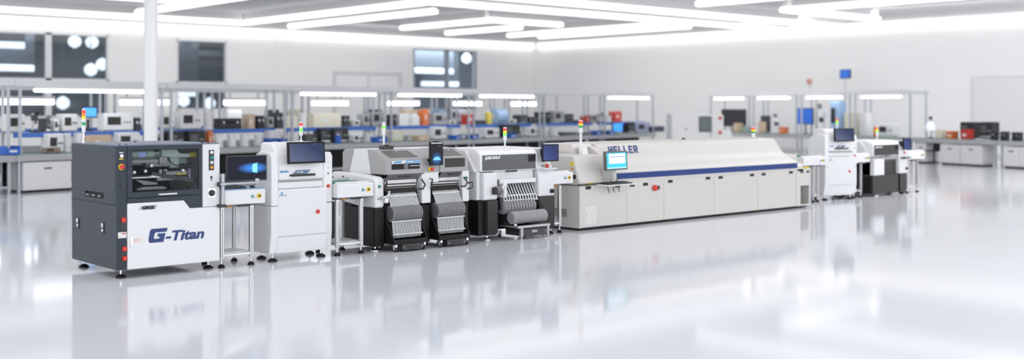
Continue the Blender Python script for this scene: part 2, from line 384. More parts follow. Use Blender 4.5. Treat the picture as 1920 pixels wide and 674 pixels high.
# ================================================================== white inspection machines
def inspection(label, loc, rz, far=False):
    p = thing('inspection_machine', label, 'machine', loc, rz)
    W = .92
    side = [(.05, .10), (.0, .34), (-.0, .69), (.0, 1.30), (.03, 1.345), (.27, 1.365), (.46, 1.28), (.50, 1.2), (.50, .14), (.46, .10)]
    up = [q for q in side if q[1] >= .69] + [(.50, .69)]; lo = [(.05, .10), (.0, .34), (.0, .686), (.50, .686), (.50, .14), (.46, .10)]
    up = [(.0, .69), (.0, 1.30), (.03, 1.345), (.27, 1.365), (.46, 1.28), (.50, 1.2), (.50, .69)]
    MB().prism(up, 'x', .0, .10).build('left_pillar', WHITE2, p, .012)
    MB().prism(lo, 'x', .0, .10).build('left_base', WHITE2, p, .008)
    rp = MB().prism([(.05, .69), (.05, 1.28), (.09, 1.335), (.5, 1.32), (.5, .69)], 'x', .765, .915).build('right_pillar', WHITE2, p, .02)
    MB().prism([(.07, .13), (.05, .34), (.05, .685), (.5, .685), (.5, .13)], 'x', .80, .905).build('right_base', WHITE2, p, .008)
    MB().prism([(.055, .095), (.015, .30), (.015, .89), (.04, .895), (.45, .895), (.45, .095)], 'x', .102, .805).build('front_panel', WHITE2, p, .006)
    MB().prism([(.012, .302), (.016, .302), (.016, .31), (.012, .31)], 'x', .105, .80).build('panel_crease', LGREY, p)
    MB().box(.102, .765, .06, .45, .895, 1.02).build('recess', WHITE, p)
    MB().prism([(.025, .90), (.025, .975), (.05, .985), (.05, .895)], 'x', .103, .74).build('entry_flap', WHITE2, p, .003)
    MB().prism([(.02, .985), (.02, 1.0), (.06, 1.0), (.06, .985)], 'x', .103, .745).build('hood_lip', LGREY, p)
    MB().prism([(.01, 1.0), (.01, 1.09), (.05, 1.28), (.12, 1.42), (.18, 1.465), (.42, 1.465), (.46, 1.42), (.47, 1.0)], 'x', .104, .755).build('hood', WHITE2, p, .02)
    h = MB().tube([(.27, .025, 1.06), (.27, -.03, 1.06), (.60, -.03, 1.06), (.60, .025, 1.06)], .014).build('hood_handle', CHAR, p)
    MB().loft([(.30, .0, 1.075), (.50, .0, 1.075), (.56, .0, 1.12), (.36, .0, 1.12)], [(.30, .03, 1.075), (.50, .03, 1.075), (.56, .03, 1.12), (.36, .03, 1.12)]).build('maker_plate', mat('plate_slate_blue', (.12, .18, .30), .4), p)
    tx = mat('text_sky_blue', (.08, .30, .62), .4)
    text('ALeader', .022, tx, p, (.118, .002, 1.10), shear=.25, bold=.003, width=.13)
    text('Reality', .016, WHITE2, p, (.355, -.003, 1.09), shear=.25, bold=.002, width=.1)
    m = screen(p, .19, .72, -.075, 1.205, 1.475, SCR_GREY, th=.035, b=.022, bm=BLACK, tilt=radians(-4))
    MB().box(-.06, .06, .03, .16, -.05, .05).build('screen_mount', CHAR, m, .006)
    if not far: text('~ ~', .012, WHITE2, m, (.1, -.004, .10), name='screen_icons')
    for z, mm, r in ((1.2, LGREY, .007), (1.13, LGREY, .007), (1.06, CHAR, .011)): knob(p, .845, z, mm, r, .05, d=.006)
    knob(p, .845, .90, REDB, .022, .05); knob(p, .67, .585, REDB, .027, .015)
    for k in range(3): knob(p, .13 + k*.038, .815, CHAR, .008, .015, d=.006)
    MB().lathe((.155, .015, .84), [(.016, 0), (.014, -.004)], 12, 'y').build('round_logo', tx, p)
    for x, y in ((.07, .09), (.76, .09), (.1, .42), (.8, .42)): foot(p, x, y, .11, .06)
    tower(p, .60, .30, 1.465, .25 if not far else .22, [L_GRNON, L_YEL, L_RED] if far else [L_GRNON, WHITE2, L_RED], .022, .0, pole=WHITE2)
    return p
inspection('white inspection machine with large dark screen, next to the slate machine', (6.95, 12.15, 0), 0)
conveyor('short white conveyor with green belt between the white inspection machine and the twin feeder machine', 7.87, 12.1, .56, .58, (.02, .385))

# ================================================================== feeders
def feeder_bank(p, x0, x1, n, path_hi, path_lo, sw, cross):
    st = (x1 - x0)/(n-1)
    for k in range(n):
        x = x0 + k*st
        f = MB().ribbon(path_hi, x - sw/2, x + sw/2, .012).build('feeder', STRIP, p)
        if path_lo: MB().ribbon(path_lo, x - sw/2, x + sw/2, .008).build('carrier_tape', STRIP, f)
    for (y, z, r) in cross: MB().cyl((x0 - .02, y, z), (x1 + .02, y, z), r).build('cross_bar', WHITE2, p)
def reels(p, x0, x1, n, y, z, r, m, hub, fill=.55):
    st = (x1 - x0)/n
    for k in range(n):
        x = x0 + (k + .5)*st; w = st*fill/2
        o = MB().lathe((0, y, z), [(r*.94, x-w), (r, x-w+.002), (r, x+w-.002), (r*.94, x+w)], 28, 'x').build('tape_reel', m, p)
    MB().cyl((x0-.012, y, z), (x1+.012, y, z), r*.8, n=24).build('reel_core', hub, p)
def caster(p, x, y):
    c = MB().box(x-.018, x+.018, y-.03, y+.03, .062, .10).build('caster', STEEL, p, .004)
    MB().lathe((x, y, .034), [(.02, -.014), (.034, -.012), (.034, .012), (.02, .014)], 18, 'x').build('caster_wheel', BLACK2, c)
    MB().box(x-.022, x-.016, y-.015, y+.015, .03, .07).build('caster_fork', STEEL, c)
def trolley(label, loc, w=.56, n=19):
    t = thing('feeder_trolley', label, 'feeder trolley', loc, 0, 'feeder trolleys docked in the twin machine')
    prof = [(.02, .10), (.0, .13), (.0, .17), (.17, .40), (.24, .80), (.44, .80), (.44, .10)]
    for x in (0, w-.018): MB().prism(prof, 'x', x, x+.018).build('side_frame', BLACK, t, .004)
    MB().box(.018, w-.018, .02, .44, .10, .125).build('base_tray', BLACK, t, .004)
    MB().box(.0, w, -.004, .02, .10, .16).build('front_bar', BLACK, t, .004)
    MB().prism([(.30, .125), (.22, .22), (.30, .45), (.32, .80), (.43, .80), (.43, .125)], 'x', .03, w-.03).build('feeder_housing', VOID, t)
    bx = MB().box(.12, w-.1, -.03, .10, .02, .10).build('power_box', BLACK2, t, .006)
    MB().box(.12+.09, w-.19, -.036, -.028, .042, .078).build('box_label', CHAR, bx, .004)
    for x in (.14, w-.12): MB().lathe((x, -.03, .06), [(.007, 0), (.006, -.006)], 8, 'y').build('box_screw', STEEL, bx)
    for x, y in ((.045, .03), (w-.045, .03), (.06, .38), (w-.06, .38)): caster(t, x, y)
    hi = [(.33, .845), (.25, .83), (.19, .74), (.13, .63), (.115, .59)]
    lo = [(.085, .40), (.085, .37), (.065, .21), (.09, .175)]
    feeder_bank(t, .05, w-.06, n, hi, lo, .0095, [(.188, .725, .009), (.075, .395, .009), (.055, .225, .007)])
    MB().prism([(.30, .84), (.24, .82), (.20, .76), (.215, .745), (.27, .80)], 'x', .04, w-.04).build('feeder_grille', CHAR, t)
    reels(t, .045, w-.04, n-1, .150, .495, .108, REEL, REEL2, .6)
    MB().box(.02, w-.02, .235, .33, .845, .88).build('clamp_bar', MGREY, t, .004)
    MB().cyl((.03, .225, .86), (w-.03, .225, .86), .012).build('clamp_rod', STEEL, t)
    for s, x in ((-1, .0), (1, w)):
        MB().tube([(x, .20, .80), (x + s*.03, .14, .80), (x + s*.035, .10, .93 if s < 0 else .86), (x + s*.02, .16, .93)], .011).build('pull_handle', BLACK2, t)
    return t

# ================================================================== twin pick and place machine
def twin():
    p = thing('twin_mounter', 'long two-bay placement machine in light grey and white with a tall narrow black screen', 'machine', (8.6, 12.1, 0))
    # black base: columns and rear
    for x0, x1 in ((-.14, .012), (.60, .77), (1.345, 1.45)):
        MB().box(x0, x1, .02, .34, .07, .58).build('base_column', BLACK, p, .006)
    MB().box(-.14, 1.45, .56, 1.06, .07, .60).build('rear_base', BLACK, p, .006)
    s = MB().box(-.15, -.138, .04, 1.06, .07, .575).build('side_panel', BLACK, p, .004)
    MB().box(-.156, -.148, .72, .95, .22, .48).build('service_port', VOID, s, .01)
    MB().lathe((-.156, .84, .36), [(.07, 0), (.07, -.01), (.04, -.014), (.035, -.03), (.01, -.032)], 18, 'x').build('service_valve', STEEL, s)
    MB().tube([(-.16, .84, .33), (-.175, .82, .28), (-.16, .80, .24)], .012).build('service_hose', MGREY, s)
    # white middle body
    MB().prism([(.0, .58), (.0, .95), (.05, .985), (.5, 1.02), (1.05, 1.02), (1.06, .64), (.6, .60), (.36, .57)], 'x', -.145, .0).build('left_body', WHITE2, p, .03)
    MB().box(.62, .77, .0, .5, .60, 1.0).build('centre_body', WHITE2, p, .01)
    MB().box(1.33, 1.45, .0, .5, .585, 1.02).build('right_body', WHITE2, p, .01)
    MB().box(.0, 1.45, .50, 1.05, .605, .97).build('rear_body', WHITE, p, .01)
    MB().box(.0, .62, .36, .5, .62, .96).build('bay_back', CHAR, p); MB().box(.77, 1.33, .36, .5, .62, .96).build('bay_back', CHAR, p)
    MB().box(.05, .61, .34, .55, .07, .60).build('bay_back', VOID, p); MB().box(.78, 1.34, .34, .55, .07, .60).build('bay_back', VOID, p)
    # upper hoods
    hp = [(.0, 1.01), (.0, 1.215), (.30, 1.335), (.44, 1.335), (.36, 1.01)]
    for x0, x1, lab in ((.03, .64, 0), (.93, 1.43, 1)):
        h = MB().prism(hp, 'x', x0, x1).build('hood', LGREY, p, .006)
        a, b = x0 + .085, x1 - .06
        w = MB().box(a, b, -.004, .006, 1.075, 1.198).build('front_window', BLACK if not lab else CHAR, h, .002)
        n = Vector((0, -.1157, .289)).normalized()*.003
        q = [(a, .035, 1.2295), (b, .035, 1.2295), (b-.03, .245, 1.3135), (a+.0, .245, 1.3135)]
        MB().loft([(x, y + n.y - .0, z + n.z) for x, y, z in q], [(x, y - n.y, z - n.z) for x, y, z in q]).build('sloping_window', MGREY if lab else mat('smoked_window', (.13, .125, .12), .25), h)
        if not lab:
            MB().prism([(a, 1.15), (a, 1.196), (b, 1.196), (b, 1.15)], 'y', -.006, -.003).build('name_band', mat('band_blue', (.22, .42, .66), .4), h)
            MB().prism([(a, 1.152), (a, 1.194), (a+.25, 1.194), (a+.19, 1.152)], 'y', -.008, -.005).build('name_plate', WHITE2, h)
            text('JUKI', .02, mat('text_sky_blue', (.08, .30, .62)), h, (a+.03, -.0095, 1.164), shear=.2, bold=.003, width=.13)
            text('RS-1', .018, WHITE2, h, (a+.27, -.0075, 1.164), shear=.2, bold=.002, width=.08)
            MB().box(a+.30, b-.01, -.007, -.003, 1.115, 1.122).build('inner_rail', ALU, h); MB().box(a+.20, a+.27, -.0055, -.003, 1.08, 1.148).build('inner_post', MGREY, h)
        MB().lathe((a+.22, .2, 1.30), [(.01, .0), (.008, .012)], 10).build('hood_latch', STEEL, h)
        c = MB().prism([(.004, 1.008), (.018, 1.008), (.13, .905), (.115, .90)], 'x', x0 + .035, x1 - .005).build('feeder_cover', MGREY, h, .003)
        handle(c, (a+b)/2 - .09, (a+b)/2 + .09, .975, BLACK2, .03, .008, .03)
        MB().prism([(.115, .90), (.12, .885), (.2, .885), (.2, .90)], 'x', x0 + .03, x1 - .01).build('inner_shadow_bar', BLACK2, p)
        MB().prism([(.085, .885), (.085, .945), (.33, .955), (.33, .885)], 'x', x0 + .04, x1 - .05).build('front_bar', WHITE2, p, .004)
    text('JUKI', .018, WHITE2, p, (1.12, .075, .918), (radians(55), 0, 0), shear=.2, bold=.003, width=.09)
    MB().prism([(.01, 1.0), (.01, 1.12), (.05, 1.215), (.30, 1.33), (.46, 1.33), (.46, 1.0)], 'x', .645, .925).build('centre_cover', LGREY, p, .004)
    MB().prism([(-.005, .88), (-.005, 1.015), (.02, 1.015), (.02, .88)], 'x', .66, .90).build('centre_front', WHITE2, p, .004)
    # white and grey rear hood
    MB().prism([(.36, 1.0), (.44, 1.336), (.75, 1.336), (.88, 1.0)], 'x', .03, 1.44).build('rear_hood', WHITE2, p, .006)
    MB().prism([(.885, 1.0), (.755, 1.33), (.98, 1.33), (1.04, 1.28), (1.04, 1.0)], 'x', .03, 1.44).build('rear_cover', LGREY, p, .006)
    b = MB().box(.19, .37, .30, .40, 1.336, 1.385).build('beacon_box', BLACK2, p, .008); MB().box(.25, .31, .32, .38, 1.385, 1.398).build('beacon_cap', BLACK2, b, .004)
    # tall narrow screen, stop button
    m = screen(p, .69, .915, -.09, 1.115, 1.435, SCR_TALL, b=.012, bm=BLACK)
    MB().box(-.04, .04, .0, .03, .16, .172).build('screen_camera', BLACK2, m, .003)
    MB().box(-.095, .095, -.005, -.001, .138, .147).build('title_bar', SCR_WHITE, m)
    BL = mat('screen_ring_blue', (.1, .35, 1.), .2, emit=1., noise=0)
    MB().loft([(-.07, -.005, -.09), (.07, -.005, -.09), (.035, -.005, -.045), (-.035, -.005, -.045)], [(-.07, -.001, -.09), (.07, -.001, -.09), (.035, -.001, -.045), (-.035, -.001, -.045)]).build('ring_graphic', BL, m)
    text(':: ::', .012, SCR_WHITE, m, (.04, -.004, .095), name='screen_icons')
    MB().box(.74, .86, -.06, .05, 1.16, 1.2).build('screen_mount', BLACK2, p)
    es = MB().box(.735, .80, -.012, .012, 1.035, 1.085).build('stop_plate', YELL, p, .006); MB().lathe((.775, -.012, 1.06), [(.02, 0), (.02, -.012), (.025, -.016), (.022, -.03)], 16, 'y').build('stop_button', REDB, es)
    knob(p, -.085, .862, GREENB, .02, .0); knob(p, 1.395, .915, GREENB, .02, .0)
    # side docking latch
    MB().tube([(-.1, .0, .70), (-.08, -.06, .72), (.02, -.07, .74), (.04, -.05, .80)], .016).build('dock_latch', ALU, p)
    MB().box(-.03, .03, -.06, .03, .64, .72).build('latch_block', ALU, p, .012)
    MB().tube([(1.42, .0, .84), (1.44, -.08, .86), (1.44, -.08, .78), (1.42, .0, .76)], .010).build('pull_handle', BLACK2, p)
    foot(p, -.08, .1, .08, .062, metal=True); foot(p, -.08, .95, .08, .062, metal=True); foot(p, 1.42, .95, .08, .05); foot(p, 1.41, .22, .08, .05)
    foot(p, .685, .16, .08, .05)
    tower(p, .38, .55, 1.336, .36, [WHITE2, L_GRNON, WHITE2], .024, .0, pole=WHITE2, pr=.014)
    return p
twin()
trolley('black feeder trolley with white strips under the bay with the blue name band', (8.625, 11.93, 0))
trolley('black feeder trolley with white strips right of the tall black screen', (9.38, 11.93, 0), .545, 18)

# ================================================================== single placement machine with front window
def single(label, loc, rz=0., plain=False, W=1.47, H=1.315):
    p = thing('placement_machine', label, 'machine', loc, rz)
    k = W/1.47
    X = lambda v: v*k
    zt = H; zw = H - .09
    # bases
    if plain:
        MB().prism([(.0, .05), (.0, .45), (.06, .45), (.06, .76), (1.0, .76), (1.0, .05)], 'x', .0, X(1.07)).build('black_base', CHAR, p, .006)
        MB().box(X(1.15), X(1.42), -.0, .5, .04, .45).build('right_base', CHAR, p, .006); MB().box(X(1.07), X(1.15), .12, .9, .05, .45).build('base_gap', BLACK, p)
        MB().box(-.004, .0, .05, 1.0, .06, .44).build('side_panel', BLACK, p)
        MB().box(.0, X(.42), -.03, .4, .452, .80).build('left_pillar', WHITE2, p, .01)
        MB().box(.0, X(1.1), .06, .95, .762, .86).build('cover_sill', LGREY, p)
        MB().prism([(.06, .76), (.02, .80), (.02, .87), (.3, .87), (.3, .76)], 'x', X(.45), X(1.05)).build('glass_cover', mat('pale_smoked', (.40, .395, .39), .2), p, .006)
        MB().box(-.0, .03, .42, 1.0, .46, .80).build('side_skirt', WHITE, p)
    else:
        MB().prism([(.0, .075), (-.03, .12), (-.03, .575), (.4, .575), (.4, .075)], 'x', .12, .31).build('left_column', CHAR, p, .006)
        MB().box(.0, .118, .04, 1.0, .075, .575).build('left_base', BLACK, p, .006)
        MB().box(.32, 1.12, .52, 1.0, .075, .60).build('rear_base', BLACK, p, .006)
        MB().prism([(.02, .08), (.0, .12), (.0, .575), (.5, .575), (.5, .08)], 'x', 1.15, 1.47).build('right_column', CHAR, p, .006)
        MB().prism([(-.01, .58), (-.03, .60), (-.03, .955), (.0, .97), (.35, .97), (.35, .58)], 'x', .05, .30).build('left_pillar', WHITE2, p, .012)
        MB().prism([(.05, .58), (.05, .97), (.06, 1.0), (1.0, 1.0), (1.0, .64), (.5, .58)], 'x', -.02, .05).build('left_side', WHITE2, p, .015)
        MB().box(.3, 1.12, .45, 1.0, .605, 1.0).build('rear_body', WHITE, p)
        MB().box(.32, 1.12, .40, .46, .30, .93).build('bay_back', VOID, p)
        MB().box(.30, 1.08, .06, .4, .86, .985).build('cover_sill', WHITE, p, .006)
        MB().box(.36, 1.07, -.02, .10, .80, .865).build('front_bar', WHITE2, p, .006)
    # right control pillar
    MB().prism([(-.01, .58 if not plain else .455), (-.02, .60 if not plain else .48), (-.02, .90), (.0, .98), (.08, 1.1), (.1, zt-.02), (.55, zt-.02), (.55, .58 if not plain else .455)], 'x', X(1.12 if not plain else 1.08), X(1.44)).build('right_pillar', WHITE2, p, .014)
    # hood
    MB().prism([(.0, zw-.24), (.0, zw-.01), (.02, zw+.03), (.14, zt), (.75, zt), (1.0, zt-.10), (1.0, zw-.24)], 'x', .0, X(1.11)).build('hood', WHITE2, p, .014)
    MB().prism([(.04, zw-.24), (.26, zt-.03), (.9, zt-.03), (1.0, zt-.12), (1.0, zw-.24)], 'x', X(-.07), .0).build('side_cheek', WHITE, p, .006)
    g = MB().box(X(.04), X(1.075), -.005, .004, zw-.225, zw-.005).build('front_window', GLASS if not plain else CHAR, p, .002)
    if not plain: MB().box(.06, 1.06, .0005, .004, zw-.22, zw-.01).build('window_shade', CHAR, g)
    MB().box(X(.92), X(1.06), -.0065, -.003, zw-.12, zw-.02).build('dark_patch', BLACK, g)
    text('JUKI RX-7' if not plain else 'JUKI RX', .034 if not plain else .024, WHITE2, g, (X(.08), -.0065, zw-.06), shear=.12, bold=.004, width=.30)
    handle(p, X(.50), X(.68), zw-.245, BLACK2, .0, .012, .025)
    # screen, stop button, shelf
    m = screen(p, X(1.13), X(1.45), -.10, zt-.215, zt+.04, SCR_BLUE, b=.018, bm=BLACK, yaw=radians(-3))
    MB().box(-.04, .04, .02, .2, -.06, .06).build('screen_mount', BLACK2, m, .006)
    e = MB().lathe((X(1.30), .03, zt-.285), [(.032, .02), (.032, -.028)], 18, 'y').build('stop_ring', mat('peach_ring', (.85, .62, .4), .4), p); MB().lathe((X(1.30), 0, zt-.285), [(.02, 0), (.03, -.02), (.024, -.034)], 16, 'y').build('stop_button', REDB, e)
    knob(p, X(1.23), zt-.285, GREENB, .012, .02)
    MB().prism([(-.13, .0), (-.10, -.02), (.05, -.01), (.05, .012), (-.10, .014)], 'x', X(1.13), X(1.40)).build('key_shelf', WHITE if not plain else BLACK2, p, .006, loc=(0, -.01, .99 if not plain else .80))
    sk = MB().box(X(1.345), X(1.43), -.035, .0, .62 if not plain else .53, .68 if not plain else .585).build('main_switch', BLACK2, p, .006)
    MB().lathe((X(1.388), -.035, .65 if not plain else .557), [(.02, 0), (.018, -.02)], 14, 'y').build('switch_knob', BLACK, sk)
    tower(p, X(.78), .35, zt, .29, [L_GRNON, L_YEL, L_RED] if not plain else [L_GRNON, L_YEL, L_RED], .026, .02, pole=WHITE2, pr=.013)
    if not plain:
        # arm on the left pillar
        a = MB().lathe((.26, -.09, .72), [(.055, -.05), (.06, .0), (.05, .05)], 18, 'x').build('side_motor', MGREY, p)
        MB().cyl((.30, -.09, .72), (.42, -.04, .76), .03).build('motor_shaft', ALU, a); MB().box(.19, .25, -.13, -.03, .66, .76).build('motor_plate', CHAR, a, .008)
        MB().box(.40, .46, -.06, .2, .60, .83).build('bay_guard', WHITE2, p, .012)
        MB().box(.38, .46, .0, .2, .42, .60).build('guard_foot', BLACK2, p, .01)
        MB().box(.33, .42, .02, .3, .80, .86).build('bay_bracket', BLACK2, p, .008)
    for x, y in ((X(.16), .04), (X(1.33), .06), (X(.1), .9), (X(1.38), .4)): foot(p, x, y, .085, .06, metal=not plain or x < .3)
    return p
single('white placement machine with a long dark front window and tape reels below', (10.25, 12.1, 0))

def reel_rack():
    t = thing('feeder_trolley', 'low feeder cart with two rows of grey reels below the long dark window', 'feeder trolley', (10.70, 11.86, 0))
    w = .70
    for x in (.12, w-.06):
        f = MB().box(x, x+.04, .0, .04, .03, .17).build('leg', mat('cart_grey', (.42, .42, .42), .4, .5), t, .004); MB().lathe((x+.02, .02, 0), [(.02, 0), (.022, .012), (.008, .034)], 12).build('leg_foot', STEEL, f)
    MB().box(.06, w, .0, .045, .165, .20).build('front_beam', mat('cart_grey', (.42, .42, .42), .4, .5), t, .004)
    for x in (.08, w-.05): MB().box(x, x+.035, .045, .44, .165, .195).build('side_beam', mat('cart_grey', (.42, .42, .42), .4, .5), t, .004)
    b = MB().box(.17, w-.08, .02, .40, .045, .150).build('power_box', BLACK2, t, .006); MB().box(.34, .45, .014, .022, .09, .125).build('box_label', LGREY, b)
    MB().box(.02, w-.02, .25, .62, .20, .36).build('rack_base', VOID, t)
    for x in (.12, w-.1): caster(t, x, .48)
    reels(t, .03, w-.02, 24, .12, .315, .092, mat('ribbed_reel', (.42, .42, .425), .4), REEL, .5)
    reels(t, -.03, w-.12, 11, .27, .46, .105, REEL, mat('pale_reel_face', (.27, .27, .29), .4), .72)
    hi = [(.42, .80), (.35, .79), (.30, .70), (.24, .60), (.22, .54)]
    feeder_bank(t, .0, w-.06, 13, hi, None, .016, [(.27, .62, .011), (.23, .55, .009)])
    MB().prism([(.46, .78), (.37, .77), (.33, .69), (.28, .58), (.40, .56)], 'x', -.01, w-.05).build('feeder_housing', BLACK, t)
    MB().box(-.02, w-.03, .30, .36, .795, .81).build('clamp_bar', LGREY, t, .004)
    for x in (w-.04, w+.0): MB().ribbon([(.38, .74), (.25, .52), (.06, .33)], x, x+.012, .02).build('side_arm', CHAR, t, .003)
    return t
reel_rack()
conveyor('short white conveyor with green belt joining the dark-windowed placement machine to the oven', 11.665, 12.1, .445, .56, (.02, .20))

# ================================================================== reflow oven
def oven():
    p = thing('reflow_oven', 'very long cream reflow oven with a blue stripe and a monitor', 'oven', (12.25, 12.1, 0))
    L = 6.26; D = 1.4
    MB().box(.05, L-.05, .05, D-.05, .012, .05).build('plinth', BLACK, p)
    # cabinet core and front doors
    MB().box(.0, .006, .0, D, .04, .69).build('end_panel', WARM, p)
    MB().box(.006, 5.76, .022, D, .045, .69).build('cabinet_core', WARM, p)
    xs = [.0, 1.07, 1.98, 3.31, 4.575, 5.785]
    for k in range(5):
        dr = MB().box(xs[k] + .003, xs[k+1] - .003, .0, .024, .045, .688 if k == 0 else .745).build('door', WARM, p, .005)
        if k == 0: hs = [(.19, .66)]; hs += [(.86, .66)]
        else:
            a, b = xs[k] + .16, xs[k+1] - .16; hs = {1: [(1.20, .655), (1.52, .655)], 2: [(a, .67)], 3: [(3.2, 0)], 4: [(a, .69), (b, .69)]}.get(k)
            if k == 2: hs = [(2.14, .675), (3.14, .685)]
            if k == 3: hs = [(3.49, .685), (4.40, .69)]
            if k == 4: hs = [(4.75, .69), (5.61, .69)]
        for x, z in hs:
            h = MB().box(x-.062, x+.062, -.004, .002, z-.028, z+.022).build('door_handle', BLACK2, dr, .004); MB().box(x-.045, x+.045, -.006, -.002, z-.012, z+.014).build('finger_grip', BLACK, h)
        MB().box(xs[k+1]-.018, xs[k+1]+.0, -.003, .0, .052, .07).build('door_sticker', YELL, dr)
    ad = MB().box(.12, .37, -.004, .002, .09, .37).build('access_door', mat('warm_white_shade', (.70, .68, .655), .36), p, .002); MB().box(.15, .156, -.007, -.003, .2, .30).build('latch', LGREY, ad)
    # end block at the left
    MB().prism([(.0, .695), (.0, .78), (.12, 1.14), (.16, 1.165), (1.2, 1.165), (1.3, .695)], 'x', .0, .70).build('entry_hood', WARM, p, .03)
    MB().box(-.01, .012, .08, .5, .80, .86).build('entry_slot', VOID, p)
    v = MB()
    for y0 in (.28, .46, .7, .9):
        for z0 in (.20,):
            for q in range(8): v.box(-.004, .002, y0, y0+.12, z0 + q*.016, z0 + q*.016 + .009)
    v.build('vent_grille', mat('vent_dark', (.16, .155, .15), .5), p)
    for z in (1.03, .97):
        a = MB().box(-.006, .004, .12 if z > 1 else .13, .2 if z > 1 else .18, z-.03, z+.03 if z > 1 else z).build('warning_label', YELL if z > 1 else ORANGE, p)
    MB().lathe((.1, .7, 1.165), [(.09, 0), (.09, .04), (.08, .048), (.002, .05)], 24).build('exhaust_cap', WARM, p)
    MB().box(.16, .30, -.006, .004, .70, .735).build('warning_label', YELL, p)
    r = MB().cyl((-.06, -.015, .715), (.62, -.015, .715), .010).build('tie_rod', CHAR, p)
    # long hood
    hp = [(-.002, .695), (-.002, .865), (.03, .90), (.12, .955), (.21, 1.02), (.265, 1.09), (.325, 1.285), (.36, 1.315), (.50, 1.33), (1.05, 1.33), (1.18, 1.27), (1.38, .87), (1.39, .695)]
    A = [(.71, y, z) for y, z in hp]; B = [(5.83 if z < .9 else 5.83 - (z - .87)*.62, y, z) for y, z in hp]
    hd = MB().loft(A, B).build('hood', WARMTOP, p, .012)
    MB().prism([(.40, 1.15), (.40, 1.27), (.45, 1.325), (1.05, 1.325), (1.15, 1.25), (1.15, 1.15)], 'x', .26, .712).build('hood_end', WARM, p, .012)
    MB().prism([(.16, 1.165), (.37, 1.285), (.42, 1.165)], 'x', .60, .711).build('hood_cheek', WARM, p, .006)
    MB().box(.69, 5.815, -.006, .004, .762, .856).build('blue_stripe', STRIPE, p, .001)
    ang = math.atan2(.195, .06)
    LW, LH, ST = .098, .128, .031
    def letter(q):
        m = MB(); B = lambda x0, x1, z0, z1: m.box(x0, x1, -.004, .003, z0, z1)
        if q in 'HELR': B(0, ST, 0, LH)
        if q == 'H': B(LW-ST, LW, 0, LH); B(ST, LW-ST, LH*.40, LH*.62)
        if q in 'EL': B(ST, LW*.95, 0, LH*.21)
        if q == 'E': B(ST, LW*.95, LH*.79, LH); B(ST, LW*.86, LH*.40, LH*.60)
        if q == 'R':
            B(ST, LW*.80, LH*.80, LH); B(ST, LW*.80, LH*.38, LH*.57)
            m.prism([(LW*.68, LH*.44), (LW*.90, LH*.44), (LW, LH*.55), (LW, LH*.86), (LW*.88, LH), (LW*.68, LH)], 'y', -.004, .003)
            m.prism([(LW*.42, LH*.40), (LW*.72, LH*.40), (LW*1.06, 0), (LW*.72, 0)], 'y', -.004, .003)
        return m
    for k_, q in enumerate('HELLER'):
        o = letter(q).build('letter_' + q.lower(), NAVY, p, loc=(.965 + k_*.121, .2825, 1.150)); o.rotation_euler = (ang - pi/2, 0, 0)
    for x, y in ((3.4, .75), (4.4, .72)): MB().lathe((x, y, 1.328), [(.03, 0), (.03, .022), (.018, .03)], 14).build('top_knob', CHAR if x < 4 else WHITE2, p)
    # exit end
    MB().prism([(.0, .745), (.0, .80), (.05, .84), (1.25, .84), (1.3, .75), (1.3, .695), (.0, .695)], 'x', 5.79, 6.02).build('exit_body', WARM, p, .006)
    MB().box(5.83, 6.12, .2, 1.2, .82, 1.0).build('exit_hood', WARM, p, .02)
    for x in (5.97, 6.17):
        MB().box(x-.05, x+.05, -.004, .004, .66, .70).build('door_handle', BLACK2, p, .004)
    e = MB().box(5.79, 6.255, .0, .03, .42, .74); e.box(5.79, 5.93, 0, .03, .04, .42); e.box(6.21, 6.255, 0, .03, .04, .42); e.box(5.93, 6.21, 0, .03, .04, .07)
    e.build('exit_front', WARM, p, .003)
    MB().box(5.79, 6.255, .25, D, .04, .74).build('exit_core', WARM, p); MB().box(6.225, 6.255, .03, .25, .04, .74).build('exit_side', WARM, p); MB().box(5.79, 5.80, .03, .25, .04, .74).build('exit_side', WARM, p)
    c = MB().box(5.95, 6.20, .2, .245, .08, .40).build('control_board', mat('bay_grey', (.20, .185, .17), .5), p)
    MB().box(5.94, 6.0, .10, .16, .08, .36).build('cable_duct', WHITE2, c, .004); MB().box(6.06, 6.14, .19, .2, .30, .36).build('breaker', BLACK2, c)
    for z in (.12, .18, .24, .30): MB().box(5.955, 5.985, .094, .1, z, z+.03).build('terminal', LGREY, c)
    MB().box(6.02, 6.20, -.006, .004, .745, .775).build('warning_label', YELL, p)
    e2 = MB().lathe((1.73, 0, .585), [(.035, .003), (.03, -.012), (.03, -.014), (.05, -.02), (.05, -.04), (.03, -.05)], 20, 'y').build('emergency_stop', REDB, p)
    k2 = MB().lathe((1.84, 0, .583), [(.035, .003), (.035, -.012), (.012, -.014), (.012, -.03)], 18, 'y').build('main_switch', CHAR, p); MB().box(1.832, 1.848, -.034, -.01, .56, .606).build('switch_lever', LGREY, k2)
    # monitor and key tray
    m = screen(p, .30, .83, -.25, .93, 1.225, SCR_TEAL, b=.026, bm=mat('monitor_grey', (.10, .10, .10), .4), th=.05, tilt=radians(-3), yaw=radians(4))
    MB().box(-.19, .205, -.004, .0, -.045, .105).build('screen_page', SCR_WHITE, m); MB().box(-.17, .20, -.006, -.002, .052, .064).build('screen_line', mat('screen_indigo', (.05, .08, .45), .2, emit=.5, noise=0), m)
    MB().box(-.235, .235, -.004, .0, -.122, -.104).build('screen_taskbar', mat('screen_pale_teal', (.3, .7, .78), .2, emit=.6, noise=0), m)
    MB().box(-.04, .05, .05, .28, -.30, -.08).build('screen_mount', mat('mount_warm', (.5, .49, .47), .4), m, .01)
    ts = MB().box(.34, .99, -.27, .0, .685, .705).build('keyboard_shelf', WHITE2, p, .006)
    MB().prism([(-.25, .705), (-.07, .705), (-.07, .74), (-.25, .722)], 'x', .40, .93).build('keyboard', BLACK2, p, .004)
